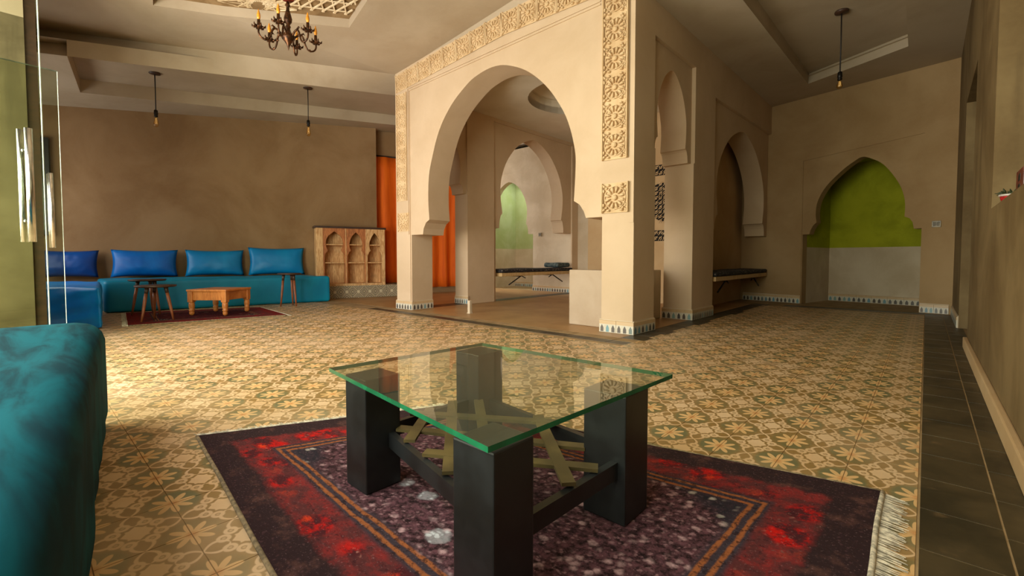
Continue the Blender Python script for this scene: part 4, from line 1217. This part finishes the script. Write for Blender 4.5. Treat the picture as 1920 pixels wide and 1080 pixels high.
# ---- rugs ------------------------------------------------------------------------------------
def rug(name, label, Q, mat, fr, th=0.011, n=(36, 24), group=None, wob=0.004):
    q = [Vector((*p, 0)) for p in Q]
    def pt(u, v, z=th):
        g = (q[0] * (1 - u) + q[1] * u) * (1 - v) + (q[3] * (1 - u) + q[2] * u) * v
        e = min(u, 1 - u, v, 1 - v)
        g = g + Vector((noise.noise(g * 3) * wob, noise.noise(g * 3 + Vector((9, 0, 0))) * wob, 0))
        return Vector((g.x, g.y, z + (0.0015 * noise.noise(g * 5) if z > 0.005 else 0)))
    V = []; F = []; UV = []
    for i in range(n[0] + 1):
        for j in range(n[1] + 1): V.append(pt(i / n[0], j / n[1]))
    for i in range(n[0]):
        for j in range(n[1]):
            a = i * (n[1] + 1) + j; F.append((a, a + n[1] + 1, a + n[1] + 2, a + 1))
            UV.append([(i / n[0], j / n[1]), ((i + 1) / n[0], j / n[1]), ((i + 1) / n[0], (j + 1) / n[1]), (i / n[0], (j + 1) / n[1])])
    b = B().add(V, F, True, UV)
    root = thing(name, sum(q, Vector()) / 4, label, 'rug', group)
    off = -Vector(root.location)
    b.v = [tuple(Vector(x) + off) for x in b.v]
    per = [(i / n[0], 0) for i in range(n[0])] + [(1, j / n[1]) for j in range(n[1])] + [(1 - i / n[0], 1) for i in range(n[0])] + [(0, 1 - j / n[1]) for j in range(n[1])]
    T = [pt(*p) + off for p in per]; K = [Vector((x.x, x.y, 0.001)) for x in T]; m = len(per)
    b.add(T + K, [(i, (i + 1) % m, m + (i + 1) % m, m + i) for i in range(m)])
    b.obj('pile', mat, root, recalc=False)
    for vv in (0, 1):
        B().tube([pt(i / 40, vv, 0.007) + off for i in range(41)], 0.0065, 6).obj('edge_binding', 'binding', root)
    for uu in (0, 1):
        fb = B(); sg = -1 if uu == 0 else 1
        dirv = ((q[1] - q[0]) if uu else (q[0] - q[1])).normalized()
        cnt = int(((q[3] - q[0]).length if uu == 0 else (q[2] - q[1]).length) / 0.0065)
        for k in range(cnt):
            p = pt(uu, (k + 0.5) / cnt, 0.006) + off
            side = Vector((-dirv.y, dirv.x, 0)) * random.uniform(-0.008, 0.008)
            l = fr * random.uniform(0.75, 1.1)
            fb.tube([p - dirv * 0.01, p + dirv * l * 0.5 + side * 0.4 + Vector((0, 0, -0.002)), p + dirv * l + side + Vector((0, 0, -0.004))], [0.0028, 0.0024, 0.0012], 3, False, False)
        meta(fb.obj('fringe', 'fringe', root, recalc=False), kind='stuff')
        B().tube([pt(uu, i / 30, 0.008) + off + dirv * 0.006 for i in range(31)], 0.007, 6).obj('end_band', 'fringe', root)
    return root
M['rug1'] = rug_material('purple_rug_pile', 1.75, 1.3, (98, 64, 72), (186, 152, 156), (138, 104, 110), (190, 192, 198), (46, 32, 34), (184, 24, 18), (226, 66, 28))
M['rug2'] = rug_material('red_rug_pile', 1.55, 1.4, (88, 20, 22), (128, 44, 40), (44, 44, 66), (150, 120, 110), (110, 30, 28), (150, 26, 22), (60, 40, 60))
rug('large_rug', 'large faded purple and red patterned rug with pale fringe, under the glass table', [(-2.14, 0.472), (-0.07, 0.28), (-0.086, 1.77), (-1.69, 1.405)], M['rug1'], 0.065)
rug('small_rug', 'small red and blue patterned rug in front of the teal sofa, under the pine table', [(-7.755, 0.96), (-6.25, 0.79), (-5.95, 2.30), (-7.19, 2.40)][0:1] + [(-7.19, 2.40), (-5.95, 2.30), (-6.25, 0.79)], M['rug2'], 0.05)

# ---- glass coffee table --------------------------------------------------------------------------
tb = thing('coffee_table', (-0.97, 0.95, 0.012), 'square glass-topped coffee table on four thick black legs, on the purple rug', 'table')
def tv(p, z): return Vector((p[0] + 0.97, p[1] - 0.95, z - 0.012))
TQ = [(-1.397, 0.665), (-0.59, 0.58), (-0.555, 1.325), (-1.346, 1.291)]
gb = B()
top = [tv(p, 0.372) for p in TQ]; bot = [tv(p, 0.360) for p in TQ]
gb.add(top, [(0, 1, 2, 3)])
gt = gb.obj('glass_top', 'glasstop', tb, recalc=False)
ge = B()
ins = [tv((p[0] + (-0.97 - p[0]) * 0.006, p[1] + (0.96 - p[1]) * 0.006), 0.3725) for p in TQ]
ge.add(top + bot, [(i, (i + 1) % 4, 4 + (i + 1) % 4, 4 + i) for i in range(4)])
ge.obj('glass_edge', 'glassedge', gt, recalc=False)
legs = [((-1.335, 0.687), (-1.215, 0.807)), ((-0.700, 0.588), (-0.583, 0.705)), ((-0.698, 1.062), (-0.568, 1.192)), ((-1.352, 1.155), (-1.224, 1.285))]
for lo, hi in legs:
    p, q = tv(lo, 0.012), tv(hi, 0.359)
    B().bbox(tuple(p), tuple(q), 0.004).obj('leg', 'black', tb)
M['slat'] = plain('olive_slat', (96, 82, 48), 0.45, 0, 0.15, 8)
def rail(name, P, Q, z0, z1, w, mat):
    P, Q = Vector((*P, 0)), Vector((*Q, 0)); u = (Q - P).normalized(); n = Vector((-u.y, u.x, 0)); L = (Q - P).length
    b = B().prism([[(0, -w / 2), (L, -w / 2), (L, w / 2), (0, w / 2)]], tv(P, z0), u, (0, 0, 1), z1 - z0, V=n)
    return b.obj(name, mat, tb)
rail('rail', (-1.215, 0.775), (-0.70, 0.67), 0.135, 0.18, 0.02, 'black')
rail('rail', (-0.61, 0.705), (-0.60, 1.062), 0.135, 0.18, 0.02, 'black')
rail('rail', (-0.698, 1.15), (-1.224, 1.22), 0.135, 0.18, 0.02, 'black')
rail('rail', (-1.29, 0.807), (-1.29, 1.155), 0.135, 0.18, 0.02, 'black')
zs = 0.0
for P, Q in (((-1.215, 0.80), (-0.70, 1.075)), ((-0.69, 0.70), (-1.23, 1.16)), ((-1.10, 0.76), (-1.285, 0.98)), ((-0.86, 0.71), (-1.285, 1.08)),
             ((-1.0, 0.74), (-0.60, 0.98)), ((-0.605, 0.86), (-0.95, 1.17)), ((-1.285, 0.90), (-0.86, 1.165))):
    zs += 0.0011; rail('lattice_slat', P, Q, 0.180 + zs, 0.189 + zs, 0.034, 'slat')

# ---- benches in the side arches --------------------------------------------------------------------
def print_fabric():
    m = Mat('printed_bench_cloth', 0.85); o = m.obj()
    v = m.voro(o, 26); n = m.noise(o, 18, 4)
    c = m.mix(v.ss(0.35, 0.2), (34, 30, 32), (120, 110, 96)); c = m.mix(n.ss(0.55, 0.7) * 0.6, c, (60, 74, 76))
    m.color(c); return m.bump(v, 0.3, 0.004).m
M['print'] = print_fabric()
def bench(x0, x1, y0, y1, z0, label, matlabel, xi):
    t = thing('wall_bench', ((x0 + x1) / 2, (y0 + y1) / 2, 0), label, 'bench')
    c = Vector(((x0 + x1) / 2, (y0 + y1) / 2, 0))
    B().bbox((x0 - c.x, y0 - c.y, z0), (x1 - c.x, y1 - c.y, z0 + 0.06), 0.008).obj('seat_board', 'benchwood', t)
    for yy, sg in ((y0 + 0.55, -1), (y1 - 0.62, 1)):
        b = B()
        b.tube([(x1 - 0.05 - c.x, yy - c.y, z0 - 0.004), (x1 - 0.05 - c.x, yy - c.y + sg * 0.32, z0 - 0.15)], 0.011, 8)
        b.tube([(x1 - 0.05 - c.x, yy - c.y - sg * 0.0, z0 - 0.008), (x0 + 0.05 - c.x, yy - c.y, z0 - 0.008)], 0.010, 8)
        b.tube([(x1 - 0.05 - c.x, yy - c.y - sg * 0.02, z0 - 0.006), (x1 - 0.05 - c.x, yy - c.y - sg * 0.12, z0 - 0.045)], 0.009, 8)
        b.obj('iron_brace', 'darkmetal', t)
    m = soft_block('bench_pad', [(x0 + 0.01, y0), (x1 + 0.012, y0), (x1 + 0.012, y1 - 0.01), (x0 + 0.01, y1 - 0.01)], z0 + 0.061, z0 + 0.125, 0.03, 'print', n=(8, 30, 4), amp=0.012, fscale=3)
    meta(m, matlabel, 'seat pad')
    return t
bench(-2.42, -1.985, 6.05, 8.57, 0.425, 'pale wooden wall bench with iron braces, in the right arch before the green alcove', 'dark printed pad on the bench of the right arch', 1)
bench(-5.78, -5.31, 5.56, 7.66, 0.415, 'pale wooden wall bench seen through the big arch, beside the left alcove', 'dark printed pad on the bench seen through the big arch', 1)
bol = soft_block('bolster', [(-5.72, 7.2), (-5.34, 7.18), (-5.34, 7.62), (-5.72, 7.62)], 0.546, 0.64, 0.045, fabric('blue_print', (44, 58, 64), (92, 104, 100), 0.2, 0.85, 20), n=(8, 8, 4), amp=0.01, fscale=6)
meta(bol, 'small grey-blue folded cushion on the right end of the bench seen through the big arch', 'cushion')

# ---- pendant bulbs -----------------------------------------------------------------------------------
def pendant(loc, drop_sock, drop_bulb, label):
    t = thing('pendant_light', loc, label, 'lamp', 'bare bulb pendants')
    B().lathe([(0.062, 0.0), (0.066, -0.008), (0.064, -0.02), (0.02, -0.03), (0.0001, -0.031)], 24).lathe([(0.0001, 0.0), (0.062, 0.0)], 24).obj('ceiling_rose', 'darkwood', t)
    B().tube([(0, 0, -0.028), (0.002, 0.001, -drop_sock * 0.5), (0, 0, -drop_sock)], 0.0065, 8).obj('cable', 'cord', t)
    B().lathe([(0.010, -drop_sock + 0.01), (0.022, -drop_sock), (0.024, -drop_sock - 0.05), (0.019, -drop_sock - 0.06), (0.022, -drop_sock - 0.068), (0.022, -drop_sock - 0.085), (0.0001, -drop_sock - 0.085)], 16).obj('socket', 'darkmetal', t)
    zb_ = -drop_sock - 0.083; L = drop_bulb - drop_sock - 0.083
    bl = B().lathe([(0.013, zb_), (0.015, zb_ - L * 0.2), (0.028, zb_ - L * 0.5), (0.031, zb_ - L * 0.72), (0.022, zb_ - L * 0.92), (0.0001, zb_ - L)], 16).obj('bulb', 'bulb', t)
    f = B()
    for k in range(4):
        a = PI / 2 * k
        f.tube([(0.006 * math.cos(a), 0.006 * math.sin(a), zb_ - L * 0.12), (0.014 * math.cos(a), 0.014 * math.sin(a), zb_ - L * 0.7)], 0.0013, 4)
    f.obj('filament', 'filament', bl)
    return t
pendant((-7.659, 1.325, 3.20), 0.50, 0.72, 'left bare-bulb pendant of the two hanging over the teal sofa')
pendant((-7.03, 3.082, 3.328), 0.50, 0.74, 'right bare-bulb pendant of the two over the teal sofa, nearer the carved arch')
pendant((-0.752, 6.156, 3.42), 0.66, 0.84, 'bare-bulb pendant hanging in the right ceiling tray before the green alcove')

# ---- chandelier ------------------------------------------------------------------------------------------
chx, chy, chz = -4.13, 1.65, 2.52
ch = thing('chandelier', (chx, chy, chz), 'ornate bronze chandelier with amber candle lamps under the carved plaster coffer', 'chandelier')
B().lathe([(0.0001, 0.0), (0.008, 0.03), (0.014, 0.05), (0.03, 0.075), (0.052, 0.10), (0.056, 0.125), (0.03, 0.15), (0.02, 0.17), (0.016, 0.19), (0.022, 0.205), (0.014, 0.22), (0.03, 0.245), (0.034, 0.27), (0.024, 0.31),
           (0.014, 0.345), (0.012, 0.37), (0.022, 0.385), (0.014, 0.40), (0.008, 0.42)], 18).obj('stem', 'bronze', ch)
ceil_z = zc(chx, chy) + 0.10 - chz
B().lathe([(0.0001, 0.43), (0.05, 0.435), (0.055, 0.445), (0.03, 0.46), (0.006, 0.47)], 18).obj('red_collar', plain('red_glass', (120, 30, 20), 0.3), ch)
lk = B()
zz = 0.46; k = 0
while zz < ceil_z - 0.05:
    c = Vector((0, 0, zz + 0.02)); ax = Vector((1, 0, 0)) if k % 2 else Vector((0, 1, 0))
    lk.tube([c + ax * 0.009 * math.cos(a) + Vector((0, 0, 0.02 * math.sin(a))) for a in [2 * PI * i / 10 for i in range(11)]], 0.003, 5, False)
    zz += 0.031; k += 1
lk.obj('chain', 'bronze', ch)
B().lathe([(0.0001, ceil_z - 0.05), (0.03, ceil_z - 0.045), (0.06, ceil_z - 0.012), (0.062, ceil_z), (0.0001, ceil_z)], 20).obj('canopy', 'bronze', ch)
for k in range(6):
    a = 2 * PI * k / 6 + 0.35; ca, sa = math.cos(a), math.sin(a)
    prof = [(0.045, 0.115), (0.075, 0.15), (0.105, 0.16), (0.125, 0.135), (0.135, 0.095), (0.155, 0.055), (0.185, 0.045), (0.215, 0.062), (0.228, 0.095), (0.225, 0.125)]
    prof = spline(prof, 3)
    arm_ = B().tube([(r * ca, r * sa, z) for r, z in prof], [0.0085 if i < 12 else 0.0075 for i in range(len(prof))], 8)
    # curled leaves on the arm
    for (r, z, l) in ((0.105, 0.165, 0.03), (0.135, 0.10, -0.025), (0.185, 0.04, -0.022)):
        arm_.tube([(r * ca, r * sa, z), ((r + l * 0.6) * ca, (r + l * 0.6) * sa, z + 0.016), ((r + l) * ca, (r + l) * sa, z + 0.004)], [0.009, 0.007, 0.002], 6)
    arm_ = arm_.obj('arm', 'bronze', ch)
    Mx = Matrix.Translation((0.225 * ca, 0.225 * sa, 0.12))
    cp = B().lathe([(0.008, 0.0), (0.022, 0.006), (0.036, 0.02), (0.034, 0.022), (0.018, 0.014), (0.012, 0.02), (0.014, 0.03), (0.012, 0.075), (0.0001, 0.076)], 12, Mx)
    for j in range(6):
        t = 2 * PI * j / 6; cp.tube([Mx @ Vector((0.026 * math.cos(t), 0.026 * math.sin(t), 0.012)), Mx @ Vector((0.048 * math.cos(t), 0.048 * math.sin(t), 0.018)), Mx @ Vector((0.052 * math.cos(t), 0.052 * math.sin(t), 0.034))], [0.01, 0.008, 0.002], 5)
    cp = cp.obj('candle_cup', 'bronze', arm_)
    B().lathe([(0.009, 0.076), (0.014, 0.095), (0.014, 0.115), (0.008, 0.14), (0.002, 0.16), (0.0001, 0.163)], 10, Mx).obj('flame_bulb', 'candle', arm_)

# ---- small things on the right wall shelf -------------------------------------------------------------
pot = thing('potted_plant', (0.325, 3.56, 1.0), 'small red pot with a dark spiky plant on the right wall shelf', 'plant')
B().lathe([(0.0001, 0.0), (0.034, 0.0), (0.044, 0.050), (0.046, 0.056), (0.040, 0.056), (0.037, 0.048), (0.0001, 0.046)], 20).obj('pot', 'redpot', pot)
B().lathe([(0.045, 0.050), (0.049, 0.052), (0.049, 0.060), (0.043, 0.060)], 20).obj('rim', 'rim', pot)
lf = B()
for k in range(46):
    a = random.random() * 6.283; l = random.uniform(0.02, 0.055); e = random.uniform(0.2, 1.3)
    r0 = random.uniform(0, 0.035); p = Vector((r0 * math.cos(a), r0 * math.sin(a), 0.05))
    q = p + Vector((math.cos(a) * math.cos(e), math.sin(a) * math.cos(e), math.sin(e))) * l
    lf.tube([p, (p + q) / 2 + Vector((0, 0, 0.006)), q], [0.004, 0.006, 0.001], 5, False)
lf.obj('foliage', 'leaf', pot)
bx = thing('carton', (0.36, 3.05, 1.0), 'upright brown and white printed carton beside the red pot on the shelf', 'box')
B().bbox((-0.058, -0.10, 0), (0.07, 0.10, 0.12), 0.002).obj('carton_body', 'paper', bx)
B().box((-0.0605, -0.10, 0.001), (-0.058, 0.10, 0.119)).obj('brown_panel', 'boxbrown', bx)
for z in (0.085, 0.04):
    B().box((-0.0618, -0.03, z - 0.014), (-0.0604, 0.03, z + 0.014)).obj('printed_mark', 'black', bx)
for z, w in ((0.10, 0.05), (0.088, 0.085), (0.07, 0.08), (0.058, 0.09), (0.04, 0.06)):
    B().box((-0.03, -0.1012, z), (-0.03 + w, -0.0995, z + 0.005)).obj('printed_line', 'greyprint', bx)
# ---- wall sockets ---------------------------------------------------------------------------------------
def outlet(P, n, label):
    n = Vector((*n, 0)).normalized(); u = Vector((n.y, -n.x, 0))
    t = thing('wall_switch', P, label, 'switch', rz=math.atan2(n.y, n.x) - PI / 2)
    B().bbox((-0.045, 0.0005, -0.042), (0.045, 0.010, 0.042), 0.003).obj('plate', 'white', t)
    for x in (-0.018, 0.018): B().bbox((x - 0.014, 0.010, -0.026), (x + 0.014, 0.0135, 0.026), 0.002).obj('rocker', plain('grey_rocker', (112, 100, 78), 0.5), t)
q = FA + FU * 2.55; outlet((q.x, q.y, 1.173), (-FN.x, -FN.y), 'small grey wall switch to the right of the green alcove')
outlet((-6.36, 7.899, 1.254), (0, -1), 'small grey wall switch seen through the big arch above the bench')
